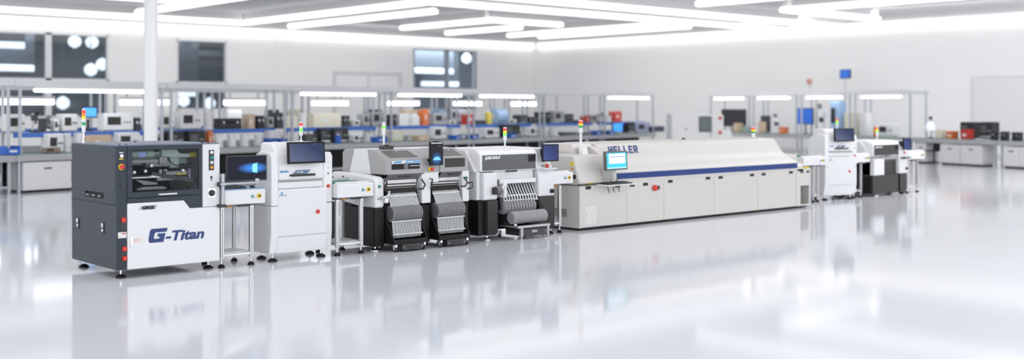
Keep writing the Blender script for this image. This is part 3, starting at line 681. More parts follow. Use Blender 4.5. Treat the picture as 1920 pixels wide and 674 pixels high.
    MB().tube([(.36, -.25, .705), (.36, -.25, .76)], .008).build('shelf_post', CHAR, ts); MB().tube([(.42, -.25, .705), (.42, -.25, .755)], .008).build('shelf_post', CHAR, ts)
    for x in (.54, .66, .78): MB().tube([(x, -.08, .69), (x-.01, -.1, .62), (x+.03, -.08, .57), (x+.05, -.05, .62)], .006).build('cable', BLACK2, ts)
    MB().tube([(.62, -.12, 1.0), (.64, -.16, .88), (.69, -.14, .79), (.72, -.1, .74)], .007).build('cable', BLACK2, m.parent)
    for x, y in ((.1, .12), (L-.15, .12), (L-.12, 1.2), (.1, 1.2)): MB().lathe((x, y, 0), [(.05, 0), (.05, .016), (.03, .03), (.03, .045)], 14).build('levelling_foot', BLACK, p)
    # towers
    MB().prism([(.30, 0), (.34, .11), (.42, .11), (.40, 0)], 'x', .33, .45).build('tower_bracket', WHITE2, p, .006, loc=(0, -.06, 1.16))
    tower(p, .37, .34, 1.2, .50, [L_GRN, L_YEL, L_RED], .034, .025, pole=WHITE2, pr=.020)
    tower(p, 5.20, .55, 1.325, .21, [L_GRN, L_YEL, L_RED], .036, .02, pole=WHITE2, pr=.018)
    return p
oven()

# ================================================================== machines past the oven
conveyor('short white conveyor with green belt just past the exit end of the oven', 19.03, 12.6, .78, .56, (.42, .58))
inspection('white inspection machine past the oven, the second and smaller looking in the photo', (19.98, 12.72, 0), radians(-15), True)
conveyor('short white conveyor with green belt between the far inspection machine and the last placement machine', 20.93, 12.62, .60, .56, (.05, .33))
single('last placement machine, white over a plain charcoal base without reels', (21.62, 12.6, 0), 0, True, 1.44, 1.19)
conveyor('short white conveyor with green belt at the far right end of the line', 23.09, 12.6, .74, .56, (.05, .50))

ITEMS = [
('L','parts_bin','blue',8.25,25.77,0.862,0.34,0.30,0.19,'long blue parts bin at the front edge of the bench, left of the cabinet'),
('L','label_printer','offwhite',8.50,26.32,1.332,0.39,0.34,0.42,'pale boxy bench machine on the shelf at the far left of the photo'),
('L','microscope','dark',9.00,26.41,1.332,0.16,0.30,0.48,'dark microscope on the shelf right of the leftmost frame post'),
('L','instrument','white',9.33,26.22,0.862,0.38,0.34,0.44,'white boxy instrument on the bench above the white cabinet'),
('L','test_fixture','brown',9.19,25.91,0.862,0.37,0.18,0.13,'low brown fixture at the bench edge above the white cabinet'),
('L','monitor','bluescreen',10.33,26.64,1.332,0.41,0.16,0.59,'blue glowing monitor on the shelf behind the slate machine signal tower'),
('L','instrument','offwhite',9.78,26.56,1.332,0.37,0.34,0.42,'wide pale instrument on the shelf left of the slate machine signal tower'),
('L','instrument','white',11.03,26.76,1.332,0.79,0.34,0.43,'long white instrument on the shelf above the slate machine'),
('L','carton','tan',10.37,26.27,0.862,0.62,0.28,0.39,'open tan cardboard box lying on the bench behind the slate machine'),
('L','instrument','white',11.20,26.57,0.862,0.59,0.34,0.44,'white low instrument on the bench left of the white round column'),
('L','fan_heater','white',12.42,27.01,1.332,0.33,0.26,0.41,'white rounded bench device on the shelf right of the column'),
('L','power_supply','black',12.47,26.74,0.862,0.48,0.36,0.44,'black rack unit on the bench right of the column'),
('L','power_supply','black',13.10,26.85,0.862,0.50,0.36,0.44,'black rack unit on the bench below the dark square window'),
('L','instrument','white',13.10,27.15,1.332,0.63,0.34,0.47,'white instrument on the shelf below the dark square window'),
('L','drum','white',13.71,27.24,1.332,0.25,0.25,0.47,'white round drum on the shelf left of the black flat case'),
('L','case','black',14.33,27.35,1.332,0.74,0.26,0.28,'black flat case on the shelf left of the small tan carton'),
('L','carton','orange',13.57,26.99,0.862,0.13,0.28,0.44,'small orange box on the bench right of the black rack units'),
('L','drum','white',13.81,26.85,0.862,0.25,0.25,0.36,'white cable drum on the bench, leftmost of three in a row'),
('L','drum','white',14.22,26.92,0.862,0.26,0.26,0.35,'white cable drum on the bench, middle one of three in a row'),
('L','drum','white',14.63,26.99,0.862,0.26,0.26,0.34,'white cable drum on the bench, rightmost of three in a row'),
('L','carton','tan',15.01,27.47,1.332,0.22,0.28,0.39,'small tan carton on the shelf right of the black flat case'),
('L','case','black',15.34,27.52,1.332,0.23,0.26,0.35,'small black case on the shelf right of the small tan carton'),
('L','drum','white',15.16,27.19,0.862,0.26,0.26,0.32,'big white reel on the bench left of the two blue bins'),
('L','parts_bin','blue',15.45,27.03,0.862,0.24,0.30,0.20,'left one of two blue bins at the bench edge behind the white inspection machine'),
('L','parts_bin','blue',15.78,27.09,0.862,0.23,0.30,0.19,'right one of two blue bins at the bench edge behind the white inspection machine'),
('L','carton','cream',16.41,27.71,1.332,0.42,0.28,0.34,'cream carton on the shelf above the pair of blue bins'),
('L','drum','white',16.90,27.80,1.332,0.27,0.27,0.42,'white round drum on the shelf between two cream cartons'),
('L','carton','cream',17.74,27.95,1.332,1.05,0.28,0.40,'long cream carton on the shelf above the white inspection machine'),
('L','power_supply','black',17.46,27.67,0.862,0.36,0.36,0.44,'black rack unit on the bench right of the white inspection machine signal tower'),
('L','power_supply','black',18.12,27.87,0.862,0.59,0.36,0.44,'tall black rack unit on the bench behind the blue canister'),
('L','canister','blue',17.89,27.47,0.862,0.19,0.19,0.28,'blue canister at the bench edge right of the white inspection machine'),
('L','instrument','white',18.60,27.72,0.862,0.28,0.34,0.25,'small white instrument on the bench right of the blue canister'),
('L','instrument','grey',19.75,28.30,1.332,0.49,0.34,0.44,'grey instrument on the shelf left of the twin machine signal tower'),
('L','parts_bin','blue',19.51,27.75,0.862,0.47,0.30,0.16,'blue bin at the bench edge left of the twin machine signal tower'),
('L','case','black',20.41,28.42,1.332,0.34,0.26,0.35,'black case on the shelf left of the twin machine signal tower'),
('L','carton','tan',21.33,28.07,0.862,0.49,0.28,0.17,'tan carton at the bench edge behind the tall black screen'),
('L','carton','orange',21.89,28.68,1.332,0.23,0.28,0.52,'orange carton on the shelf above the tall black screen'),
('L','instrument','white',22.32,28.53,0.862,0.63,0.34,0.42,'white instrument on the bench right of the tall black screen'),
('L','instrument','grey',22.57,28.80,1.332,0.64,0.34,0.39,'grey instrument on the shelf right of the tall black screen'),
('L','drum','white',23.12,28.62,0.862,0.39,0.39,0.37,'white drum on the bench above the small blue bin'),
('L','parts_bin','blue',22.95,28.36,0.862,0.29,0.30,0.14,'small blue bin at the bench edge below the white drum'),
('L','parts_bin','blue',23.80,28.51,0.862,0.36,0.30,0.14,'small blue bin at the bench edge below the red box'),
('L','carton','red',24.09,29.07,1.332,0.40,0.28,0.35,'red box on the shelf between two frame posts'),
('L','canister','yellow',25.15,29.25,1.332,0.24,0.24,0.48,'yellow canister on the shelf left of the pale blue roll'),
('L','foam_roll','lightblue',25.68,29.35,1.332,0.58,0.28,0.53,'pale blue rounded roll on the shelf right of the yellow canister'),
('L','instrument','white',24.75,28.76,0.862,0.74,0.34,0.35,'white square instrument on the bench left of the black rack tower'),
('L','power_supply','black',26.02,29.23,0.862,1.02,0.36,0.44,'large black rack tower on the bench left of the window machine signal tower'),
('L','parts_bin','blue',25.79,28.84,0.862,0.37,0.30,0.15,'small blue bin at the bench edge in front of the black rack tower'),
('L','instrument','white',27.20,29.34,0.862,0.48,0.34,0.35,'white instrument on the bench right of the window machine signal tower'),
('L','case','black',28.22,29.79,1.332,0.69,0.26,0.41,'black case on the shelf above the small blue touch screen'),
('L','drum','white',27.90,29.46,0.862,0.40,0.40,0.36,'white reel on the bench above the small blue touch screen'),
('L','drum','white',28.60,29.59,0.862,0.38,0.38,0.31,'white reel on the bench left of the oven signal tower'),
('L','instrument','grey',29.09,29.95,1.332,0.66,0.34,0.45,'grey instrument on the shelf left of the oven signal tower'),
('L','carton','red',30.93,30.27,1.332,0.26,0.28,0.24,'small red carton on the shelf right of the oven signal tower'),
('L','parts_bin','blue',31.03,29.78,0.862,0.36,0.30,0.16,'left one of two blue bins at the bench edge above the oven lettering'),
('L','parts_bin','blue',31.93,29.94,0.862,0.34,0.30,0.15,'right one of two blue bins at the bench edge above the oven lettering'),
('L','microscope','dark',31.94,30.45,1.332,0.38,0.30,0.36,'dark microscope on the shelf above the pair of blue bins by the oven lettering'),
('L','carton','red',33.06,30.65,1.332,0.52,0.28,0.42,'red carton on the shelf above the bright blue monitor'),
('L','monitor','bluescreen',32.89,30.40,0.862,0.74,0.16,0.44,'bright blue monitor on the bench above the oven lettering'),
('L','power_supply','black',33.74,30.60,0.862,0.47,0.36,0.44,'black rack unit on the bench right of the bright blue monitor'),
('L','instrument','periwinkle',34.69,30.76,0.862,1.04,0.34,0.44,'pale violet instrument on the bench left of the big white cabinet machine'),
('L','power_supply','navy',35.57,30.71,0.862,0.90,0.36,0.26,'dark navy unit on the bench beside the big white cabinet machine'),
('R','monitor','blackscreen',39.30,29.50,0.862,1.66,0.16,0.97,'large switched-off black monitor on the bench right of the big white cabinet machine'),
('R','instrument','white',38.95,29.55,0.862,0.47,0.34,0.22,'white instrument on the bench in front of the large black monitor'),
('R','carton','tan',38.83,28.92,0.862,0.31,0.28,0.38,'tan carton on the bench below the large black monitor'),
('R','canister','green',38.56,28.29,0.862,0.36,0.36,0.28,'green canister on the bench right of the large black monitor'),
('R','carton','tan',38.27,27.31,0.862,0.18,0.28,0.45,'small tan carton on the bench left of the grey press'),
('R','power_supply','dark',38.70,27.44,0.862,0.24,0.36,0.71,'dark grey unit on the bench above the oven right signal tower'),
('R','microscope','white',38.39,26.66,0.862,0.55,0.30,0.78,'white microscope on the bench left of the dark blue monitor'),
('R','carton','orange',37.90,26.01,0.862,0.26,0.28,0.27,'orange box at the bench edge right of the oven end signal tower'),
('R','monitor','bluescreen',38.08,25.15,0.862,0.99,0.16,1.02,'deep blue monitor on the bench behind the white conveyor past the oven'),
('R','microscope','white',37.77,24.18,0.862,0.51,0.30,1.18,'tall white microscope on the bench right of the deep blue monitor'),
('R','instrument','lightblue',37.55,23.34,0.862,0.52,0.34,1.28,'tall pale blue instrument on the bench behind the second inspection machine signal tower'),
('R','carton','cream',37.35,22.60,0.862,0.56,0.28,0.84,'tall cream carton on the bench right of the second inspection machine signal tower'),
('R','carton','white',37.18,21.97,0.862,0.33,0.28,0.84,'tall white carton on the bench beside the tall cream carton'),
('R','canister','orange',36.81,21.37,0.862,0.12,0.12,0.42,'small orange canister on the bench left of the long white instrument'),
('R','instrument','white',36.83,20.84,0.862,0.75,0.34,0.45,'long white instrument on the bench behind the last signal tower'),
('R','desk_lamp','white',36.33,18.99,0.862,0.24,0.20,0.73,'white desk lamp on the open bench right of the last frame post'),
('R','carton','cream',36.10,18.51,0.862,0.26,0.28,0.28,'low cream carton on the open bench right of the desk lamp'),
('R','parts_bin','orange',35.91,18.01,0.862,0.23,0.30,0.25,'orange parts bin on the open bench between cream carton and red bin'),
('R','parts_bin','red',35.75,17.41,0.862,0.27,0.30,0.32,'bright red parts bin on the open bench left of the black device row'),
('R','power_supply','black',36.14,17.51,0.862,0.54,0.36,0.56,'black rack unit on the open bench, left one behind the red bin'),
('R','power_supply','black',35.94,16.76,0.862,0.49,0.36,0.57,'black rack unit on the open bench, right of the one behind the red bin'),
('R','case','black',35.42,16.35,0.862,0.14,0.26,0.29,'small black case on the open bench, first from the red bin'),
('R','case','black',35.32,15.98,0.862,0.18,0.26,0.28,'small black case on the open bench, second from the red bin'),
('R','case','black',35.19,15.53,0.862,0.25,0.26,0.27,'small black case on the open bench at the right edge of the photo'),
('B','instrument','white',14.04,31.85,1.332,0.33,0.34,0.50,'white instrument on the rear bench shelf beside the column'),
('B','carton','white',17.12,32.39,1.332,0.55,0.28,0.50,'white carton on the rear bench shelf above the drum row'),
('B','instrument','dark',18.71,32.67,1.332,0.36,0.34,0.50,'dark instrument on the rear bench shelf left of the inspection machine screen'),
('B','carton','cream',19.84,32.87,1.332,0.63,0.28,0.50,'cream carton on the rear bench shelf above the inspection machine screen'),
('B','instrument','dark',23.33,33.48,1.332,0.51,0.34,0.50,'dark instrument on the rear bench shelf left of the twin machine signal tower'),
('B','foam_roll','lightblue',26.81,34.10,1.332,0.45,0.28,0.50,'pale blue roll on the rear bench shelf right of the tall black screen'),
('B','instrument','grey',27.72,34.26,1.332,0.87,0.34,0.50,'grey instrument on the rear bench shelf above the white drum'),
('B','carton','tan',25.12,33.80,1.332,0.51,0.28,0.50,'tan carton on the rear bench shelf right of the twin machine signal tower'),
('L','power_supply','dark',9.23,26.47,1.332,0.12,0.36,0.32,'dark rack unit on the shelf just left of the slate machine signal tower'),
('L','instrument','white',9.45,26.51,1.332,0.12,0.34,0.30,'white instrument on the shelf just left of the slate machine signal tower'),
('L','case','dark',11.59,26.88,1.332,0.14,0.26,0.32,'dark case on the shelf just left of the round column'),
('L','instrument','grey',15.67,27.60,1.332,0.21,0.34,0.31,'grey instrument on the shelf just right of the swing-arm monitor'),
('L','case','dark',16.01,27.66,1.332,0.23,0.26,0.43,'dark case on the shelf just left of the big dark inspection screen'),
('L','case','dark',18.51,28.10,1.332,0.26,0.26,0.33,'dark case on the shelf just left of the white inspection machine right end'),
('L','instrument','offwhite',18.89,28.17,1.332,0.24,0.34,0.20,'pale instrument on the shelf just left of the white inspection machine right end'),
('L','instrument','grey',19.29,28.24,1.332,0.25,0.34,0.38,'grey instrument on the shelf just left of the white inspection machine right end'),
('L','carton','white',20.91,28.53,1.332,0.42,0.28,0.38,'white carton on the shelf directly above the twin machine signal tower'),
('L','canister','white',21.47,28.63,1.332,0.40,0.40,0.38,'white canister on the shelf just right of the twin machine signal tower'),
('L','instrument','white',23.18,28.93,1.332,0.30,0.34,0.15,'white instrument on the shelf just right of the tall black screen'),
('L','case','dark',24.68,29.19,1.332,0.53,0.26,0.14,'dark case on the shelf just left of the dark front window left end'),
('L','instrument','offwhite',26.33,29.48,1.332,0.43,0.34,0.15,'pale instrument on the shelf just left of the windowed machine signal tower'),
('L','power_supply','dark',26.93,29.59,1.332,0.44,0.36,0.31,'dark rack unit on the shelf directly above the windowed machine signal tower'),
('L','case','dark',27.55,29.70,1.332,0.48,0.26,0.24,'dark case on the shelf just right of the windowed machine signal tower'),
('L','case','dark',29.80,30.09,1.332,0.49,0.26,0.33,'dark case on the shelf just left of the oven signal tower'),
('L','case','dark',30.46,30.21,1.332,0.51,0.26,0.09,'dark case on the shelf directly above the oven signal tower'),
('L','instrument','grey',31.43,30.38,1.332,0.43,0.34,0.29,'grey instrument on the shelf just right of the oven signal tower'),
('L','drum','offwhite',32.49,30.57,1.332,0.40,0.40,0.25,'pale drum on the shelf just left of the oven lettering'),
('L','drum','white',9.68,26.26,0.862,0.17,0.17,0.44,'white drum on the bench just left of the slate machine signal tower'),
('L','carton','white',9.95,26.31,0.862,0.16,0.28,0.44,'white carton on the bench directly above the slate machine signal tower'),
('L','instrument','grey',12.03,26.68,0.862,0.22,0.34,0.38,'grey instrument on the bench just right of the round column'),
('L','carton','white',15.65,27.31,0.862,0.42,0.28,0.41,'white carton on the bench just right of the swing-arm monitor'),
('L','carton','white',16.26,27.42,0.862,0.43,0.28,0.28,'white carton on the bench just left of the big dark inspection screen'),
('L','power_supply','dark',16.89,27.53,0.862,0.43,0.36,0.29,'dark rack unit on the bench directly above the big dark inspection screen'),
('L','drum','white',19.35,27.97,0.862,0.40,0.40,0.28,'white drum on the bench directly above the white inspection machine right end'),
('L','carton','cream',20.35,28.14,0.862,0.54,0.28,0.32,'cream carton on the bench just left of the twin machine signal tower'),
('L','carton','white',21.39,28.33,0.862,0.57,0.28,0.15,'white carton on the bench just left of the tall black screen'),
('L','instrument','white',23.64,28.72,0.862,0.40,0.34,0.11,'white instrument on the bench just left of the dark front window left end'),
('L','carton','white',24.21,28.82,0.862,0.43,0.28,0.12,'white carton on the bench just left of the dark front window left end'),
('L','instrument','white',26.70,29.26,0.862,0.29,0.34,0.13,'white instrument on the bench directly above the windowed machine signal tower'),
('L','power_supply','dark',29.41,29.74,0.862,0.80,0.36,0.12,'dark rack unit on the bench just left of the oven signal tower'),
('L','instrument','grey',30.59,29.95,0.862,0.85,0.34,0.10,'grey instrument on the bench just right of the oven signal tower'),
('L','power_supply','dark',31.82,30.17,0.862,0.89,0.36,0.15,'dark rack unit on the bench just left of the oven lettering'),]

# ================================================================== the room
CEIL = 5.45; XR, YL = 42., 45.
def floor_mat():
    m = mat('polished_resin_floor', (.66, .672, .71), .09, noise=.025, coat=.0, scale=.35)
    nt = m.node_tree; b = nt.nodes['Principled BSDF']
    b.inputs['IOR'].default_value = 1.25
    tc = nt.nodes.new('ShaderNodeTexCoord'); nz = nt.nodes.new('ShaderNodeTexNoise'); nz.inputs['Scale'].default_value = .25; nz.inputs['Detail'].default_value = 4
    r = nt.nodes.new('ShaderNodeValToRGB'); r.color_ramp.elements[0].color = (.64, .65, .69, 1); r.color_ramp.elements[1].color = (.70, .71, .745, 1)
    nt.links.new(tc.outputs['Object'], nz.inputs['Vector']); nt.links.new(nz.outputs['Fac'], r.inputs['Fac']); nt.links.new(r.outputs['Color'], b.inputs['Base Color'])
    return m
WALL = mat('painted_wall', (.87, .87, .87), .65, scale=2.)
CEILM = mat('ceiling_panel', (.72, .725, .74), .6, scale=2.)
TRIMG = mat('grey_trim', (.66, .66, .67), .5)
struct(MB().box(-26, XR+.3, -16, YL+.3, -.2, 0).build('floor', floor_mat()))
struct(MB().box(-12, XR+.3, -5, YL+.3, CEIL, CEIL+.2).build('ceiling', CEILM))
OPEN = [(6., 18.25, 1.5, 4.85), (21.2, 23.53, 1.8, 4.82), (33.75, 37.86, 1.8, 4.86)]
w = MB(); x = -26.
for x0, x1, z0, z1 in OPEN:
    w.box(x, x0, YL, YL+.3, 0, CEIL); w.box(x0, x1, YL, YL+.3, 0, z0); w.box(x0, x1, YL, YL+.3, z1, CEIL); x = x1
w.box(x, XR+.3, YL, YL+.3, 0, CEIL)
struct(w.build('wall_left', WALL, smooth=False))
struct(MB().box(XR, XR+.3, -16, YL, 0, CEIL).build('wall_right', WALL))
struct(MB().box(XR-.02, XR, -16, YL, 0, .12).build('baseboard_right', TRIMG)); struct(MB().box(-26, XR-.02, YL-.02, YL, 0, .12).build('baseboard_left', TRIMG))
# corridor behind the windows
CORR = mat('corridor_paint', (.16, .19, .23), .6)
for nm, q in (('wall_corridor_rear', (-2, 48, 51, 51.2, 0, 5.6)), ('floor_corridor', (-2, 48, YL+.3, 51, -.2, 0)), ('ceiling_corridor', (-2, 48, YL+.3, 51, 5.6, 5.8)), ('wall_corridor_left', (-2.2, -2, YL+.3, 51, 0, 5.6)), ('wall_corridor_right', (48, 48.2, YL+.3, 51, 0, 5.6))):
    struct(MB().box(*q).build(nm, CORR))
PANE = mat('window_glass', (.10, .12, .14), .05, noise=0, alpha=.2)
FRM = mat('white_window_frame', (.74, .75, .77), .45)
for k, ((x0, x1, z0, z1), mull, rails) in enumerate(zip(OPEN, ((9.4, 12.7, 15.86), (), (35.9,)), (2.94, 2.9, 2.8))):
    f = MB(); t = .07
    f.box(x0, x1, YL-.03, YL+.1, z0, z0+t); f.box(x0, x1, YL-.03, YL+.1, z1-t, z1); f.box(x0, x0+t, YL-.03, YL+.1, z0, z1); f.box(x1-t, x1, YL-.03, YL+.1, z0, z1)
    f.box(x0, x1, YL-.03, YL+.1, rails-.12, rails+.12)
    for m_ in mull: f.box(m_-.12, m_+.12, YL-.03, YL+.1, z0, z1)
    fo = struct(f.build('window_%d' % (k+1), FRM if k < 2 else mat('grey_window_frame', (.33, .36, .42), .45), smooth=False))
    MB().box(x0+t, x1-t, YL+.04, YL+.05, z0+t, z1-t).build('pane', PANE, fo)
BOK = mat('corridor_lamp_light', (.75, .88, 1.), .4, emit=1.5, noise=0)
def corr_lamp(x, z, w, label, y=48.5, r=.28):
    y += ((z*7.3 + x*3.1) % 2.) - 1.
    k_ = (y + .0)/48.5; x *= k_; z = 1.9 + (z - 1.9)*k_
    o = thing('corridor_lamp', label, 'lamp', (x, y, z), 0, 'lamps seen through the windows')
    if w > .8: MB().box(-w/2, w/2, -.1, .1, -.14, .14).build('diffuser', BOK, o, .05); MB().box(-w/2, w/2, -.06, .06, .13, 5.57-z).build('housing', CORR, o)
    else: MB().lathe((0, 0, 0), [(.05, -r), (r*.8, -r*.6), (r, 0), (r*.8, r*.6), (.05, r)], 18).build('globe', BOK, o); MB().cyl((0, 0, r*.9), (0, 0, 5.57-z), .02).build('cord', CORR, o)
for x, z, w_, lab in ((15.3, 4.5, 1.6, 'wide bright lamp in the left window, upper pane, left of its mullion'), (15.2, 3.55, 2.6, 'long bright lamp low in the left window, left of its mullion'),
                      (18.2, 4.75, .5, 'round lamp high in the left window, just right of its mullion'), (18.95, 4.75, .5, 'round lamp high in the left window, right end'),
                      (18.9, 3.55, .5, 'round lamp low in the left window, right of its mullion'), (19.4, 3.8, .5, 'round lamp low in the left window, at its right edge'),
                      (17.7, 2.1, .5, 'round lamp under the middle rail of the left window'), (23.4, 2.55, 1.0, 'flat lamp under the rail of the narrow middle window'),
                      (24.5, 2.1, .5, 'round lamp low in the narrow middle window, right one'), (23.2, 2.2, .5, 'round lamp low in the narrow middle window, left one'),
                      (37.9, 4.7, 1.8, 'wide lamp high in the rightmost window'), (40.1, 4.65, .5, 'round lamp high in the rightmost window'), (37.6, 3.9, 3., 'long lamp across the middle of the rightmost window'), (38.2, 3.2, 2.6, 'long lamp low in the rightmost window')):
    corr_lamp(x, z, w_, lab)
# pipes and beams in the corridor give the panes their dark streaks
for k, (z, y) in enumerate(((4.35, 49.), (3.9, 49.6))):
    o = tag(MB().box(20., 27., y, y+.2, z, z+.28).build('cable_tray', mat('tray_blue_grey', (.34, .37, .40), .5)), ('upper' if not k else 'lower') + ' cable tray seen through the narrow middle window', 'cable tray')
    for x in (20.5, 26.5): MB().cyl((x, y+.1, z+.28), (x, y+.1, 5.6), .02).build('hanger', STEEL, o)
# pilaster lines and door outline on the left wall, white board on the right wall
struct(MB().box(25.9, 26.6, YL-.06, YL+.01, 0, CEIL).build('trim_1', WALL))
d = MB(); d.box(29., 33., YL-.05, YL+.01, 3.45, 3.62); d.box(29., 29.18, YL-.05, YL+.01, 0, 3.45); d.box(32.82, 33., YL-.05, YL+.01, 0, 3.45); d.box(30.95, 31.05, YL-.03, YL+.01, 0, 3.45)
do = struct(d.build('door_1', TRIMG)); MB().box(29.18, 32.82, YL-.02, YL+.005, .02, 3.45).build('door_leaf', WALL, do)
wb = thing('whiteboard', 'large pale framed wall panel at the right edge of the right wall', 'wall panel', (XR, 20.27, 0))
MB().box(-.04, -.004, -6.5, 0, .95, 3.07).build('board', mat('board_white', (.76, .765, .77), .3), wb); f = MB()
f.box(-.06, 0, -6.5, 0, 3.05, 3.1); f.box(-.06, 0, -6.5, 0, .9, .95); f.box(-.06, 0, -.04, 0, .95, 3.05); f.build('frame', mat('board_frame', (.68, .68, .69), .4), wb)
al = thing('alarm_bell', 'small faded red alarm bell high on the right wall', 'alarm', (XR, 27.5, 3.03))
MB().lathe((-.0, 0, 0), [(.13, 0), (.13, -.05), (.09, -.1), (.02, -.12)], 20, 'x').build('bell', mat('faded_red', (.72, .36, .30), .4), al); MB().box(-.05, 0, -.05, .05, -.25, -.16).build('striker', WHITE, al)
co = thing('column', 'round white column standing left of the slate machine', 'column', (9.25, 20.75, 0))
MB().cyl((0, 0, .03), (0, 0, CEIL-.05), .128, n=32).build('shaft', WHITE2, co); MB().lathe((0, 0, 0), [(.2, 0), (.2, .02), (.13, .04)], 24).build('base_ring', WHITE, co); MB().lathe((0, 0, CEIL), [(.2, 0), (.2, -.03), (.13, -.06)], 24).build('top_ring', WHITE, co)

# ------------------------------------------------------------------ ceiling lights
LED = mat('lit_ceiling_diffuser', (1., .985, .965), .4, emit=1.8, noise=0)
COVE = mat('cove_diffuser', (1., .985, .965), .4, emit=1.05, noise=0)
def strip(label, x0, y0, x1, y1, w=.30, z0=5.0, z1=5.17):
    L = math.hypot(x1-x0, y1-y0); a = math.atan2(y1-y0, x1-x0)
    o = thing('ceiling_light', label, 'ceiling light', (x0, y0, CEIL), a, 'linear ceiling lights')
    MB().box(0, L, -w/2, w/2, z0-CEIL, z1-CEIL).build('diffuser', LED, o, .06)
    MB().box(.1, L-.1, -w*.3, w*.3, z1-CEIL-.01, 0).build('housing', WHITE2, o)
for a in (('long light strip at the upper left running past the column into a corner', 2., 38.1, 20.6, 38.1), ('light strip rising to the right from the corner right of the column', 20.6, 37.9, 20.6, 26.9),
          ('very long light strip descending right from the top centre of the picture', 20.43, 26.7, 38.8, 26.7), ('short light strip just right of the column at the top edge', 15.7, 36.2, 15.7, 26.),
          ('short light strip meeting the top edge right of the column', 8., 31.5, 15.2, 31.5), ('light strip ending left of the top centre, inside the big corner', 22.8, 38.4, 22.8, 29.2),
          ('short light strip above the middle of the line, left arm of a chevron', 26.65, 36.3, 26.65, 30.97), ('short light strip above the middle of the line, right arm of a chevron', 26.48, 30.8, 30.2, 30.8),
          ('short light strip nested inside the central chevron', 29.9, 37.5, 29.9, 32.8), ('long light strip descending right from the top edge, right of centre', 16., 24.2, 39.5, 24.2),
          ('short light strip touching the top edge right of centre', 27.2, 21.8, 27.2, 14.), ('light strip at the upper right rising to the top edge', 31., 21.0, 31., 10.), ('short light strip descending right at the upper right', 30.83, 21.2, 36.7, 21.2),
          ('light strip above the far room corner, left one of the pair', 32.9, 36.9, 32.9, 28.), ('light strip above the far room corner, right one of the pair', 34.5, 36.6, 34.5, 28.)):
    strip(*a)
o = thing('cove_light', 'continuous glowing band along the top of the left wall', 'ceiling light', (-10, YL-.17, CEIL)); MB().box(0, XR+9.75, -.12, .12, -.36, -.04).build('diffuser', COVE, o, .03); MB().box(0, XR+9.75, -.1, .1, -.05, 0).build('housing', WHITE2, o)
o = thing('cove_light', 'continuous glowing band along the top of the right wall', 'ceiling light', (XR-.17, -10, CEIL)); MB().box(-.12, .12, 0, YL+9.4, -.36, -.04).build('diffuser', COVE, o, .03); MB().box(-.1, .1, 0, YL+9.4, -.05, 0).build('housing', WHITE2, o)

# ------------------------------------------------------------------ benches
TOP = mat('grey_bench_top', (.44, .45, .46), .45); GMAT = mat('green_antistatic_mat', (.03, .20, .12), .6); POST = mat('bench_post_grey', (.52, .54, .58), .4, .3); BLUER = mat('blue_rail', (.05, .16, .55), .4)
def bench(name, label, L, frame=True, lamp=True, shelf=True, panel=True, group=None):
    b = thing(name, label, 'workbench', (0, 0, 0), 0, group)
    MB().box(0, L, 0, .9, .70, .85).build('worktop', TOP, b, .012)
    MB().box(.04, L-.04, .03, .44, .85, .856).build('bench_mat', GMAT, b)
    for x in (.08, L-.14):
        for y in (.08, .80): MB().box(x, x+.06, y, y+.06, 0, .70).build('leg', POST, b, .005)
    if panel: MB().box(.1, L-.1, .78, .80, .08, .70).build('shade_backing', BLACK, b)  # black sheet added to stand for the shade under the bench
    MB().box(.14, L-.14, .1, .13, .12, .16).build('foot_rail', POST, b)
    if frame:
        for x in (.1, L-.16):
            for y in (.08, .84): MB().box(x, x+.06, y-.02, y+.04, .85, 2.47).build('post', POST, b, .005)
            MB().box(x+.005, x+.055, .12, .82, 2.40, 2.46).build('tie_bar', POST, b)
        for y in (.08, .84): MB().box(.0, L, y-.03, y+.05, 2.38, 2.52).build('top_beam', mat('beam_white', (.74, .75, .77), .4), b, .006)
    if shelf:
        MB().box(.16, L-.16, .45, .86, 1.30, 1.33).build('shelf', WHITE, b)
        MB().box(.16, L-.16, .43, .45, 1.22, 1.33).build('label_rail', BLUER, b)
    if lamp:
        l = MB().box(.45, L-.55, .0, .16, 2.32, 2.40).build('bench_lamp', WHITE2, b, .01)
        MB().box(.47, L-.57, .01, .15, 2.25, 2.325).build('tube', TUBE, l, .02)
    return b
AL = radians(10); dL = Vector((cos(AL), sin(AL), 0)); nL = Vector((-sin(AL), cos(AL), 0)); OL = Vector((8.0, 25.6, 0))
AR = radians(75); dR = Vector((cos(AR), sin(AR), 0)); nR = Vector((sin(AR), -cos(AR), 0)); OR_ = Vector((34.9, 15.2, 0))
GA = 'steel-framed benches of the front row'; GB = 'steel-framed benches of the rear row'; GR = 'steel-framed benches along the right wall'
pa = bench('workbench', '', 3.9, group=GA); pn = bench('workbench', '', 3.9, lamp=False, group=GA)
LAB_A = ['front-row steel bench cut by the left edge of the photo', 'front-row steel bench with the white cabinet and a long lit lamp, left of the column',
         'front-row steel bench right of the column, without a lamp', 'front-row steel bench with lamp behind the white inspection machine',
         'front-row steel bench with lamp behind the tall black screen', 'front-row steel bench with lamp behind the dark-windowed placement machine',
         'front-row steel bench without lamp behind the oven signal tower', 'front-row steel bench with lamp behind the oven lettering, last of its row']
used = set()
for k, t in enumerate((-3.55, .36, 4.27, 8.18, 12.09, 16.0, 19.91, 23.82)):
    pr = pn if k in (2, 6) else pa
    o = pr if pr.name not in used else copy_tree(pr); used.add(pr.name)
    o.location = OL + dL*t; o.rotation_euler = (0, 0, AL); o['label'] = LAB_A[k]
pb = None
LAB_B = ['rear-row bench behind the column', 'rear-row bench seen through the bench without a lamp', 'rear-row bench seen left of the white inspection machine screen', 'rear-row bench seen above the white inspection machine',
         'rear-row bench seen between the white inspection and twin machines', 'rear-row bench seen behind the twin machine signal tower', 'rear-row bench seen above the dark-windowed machine']
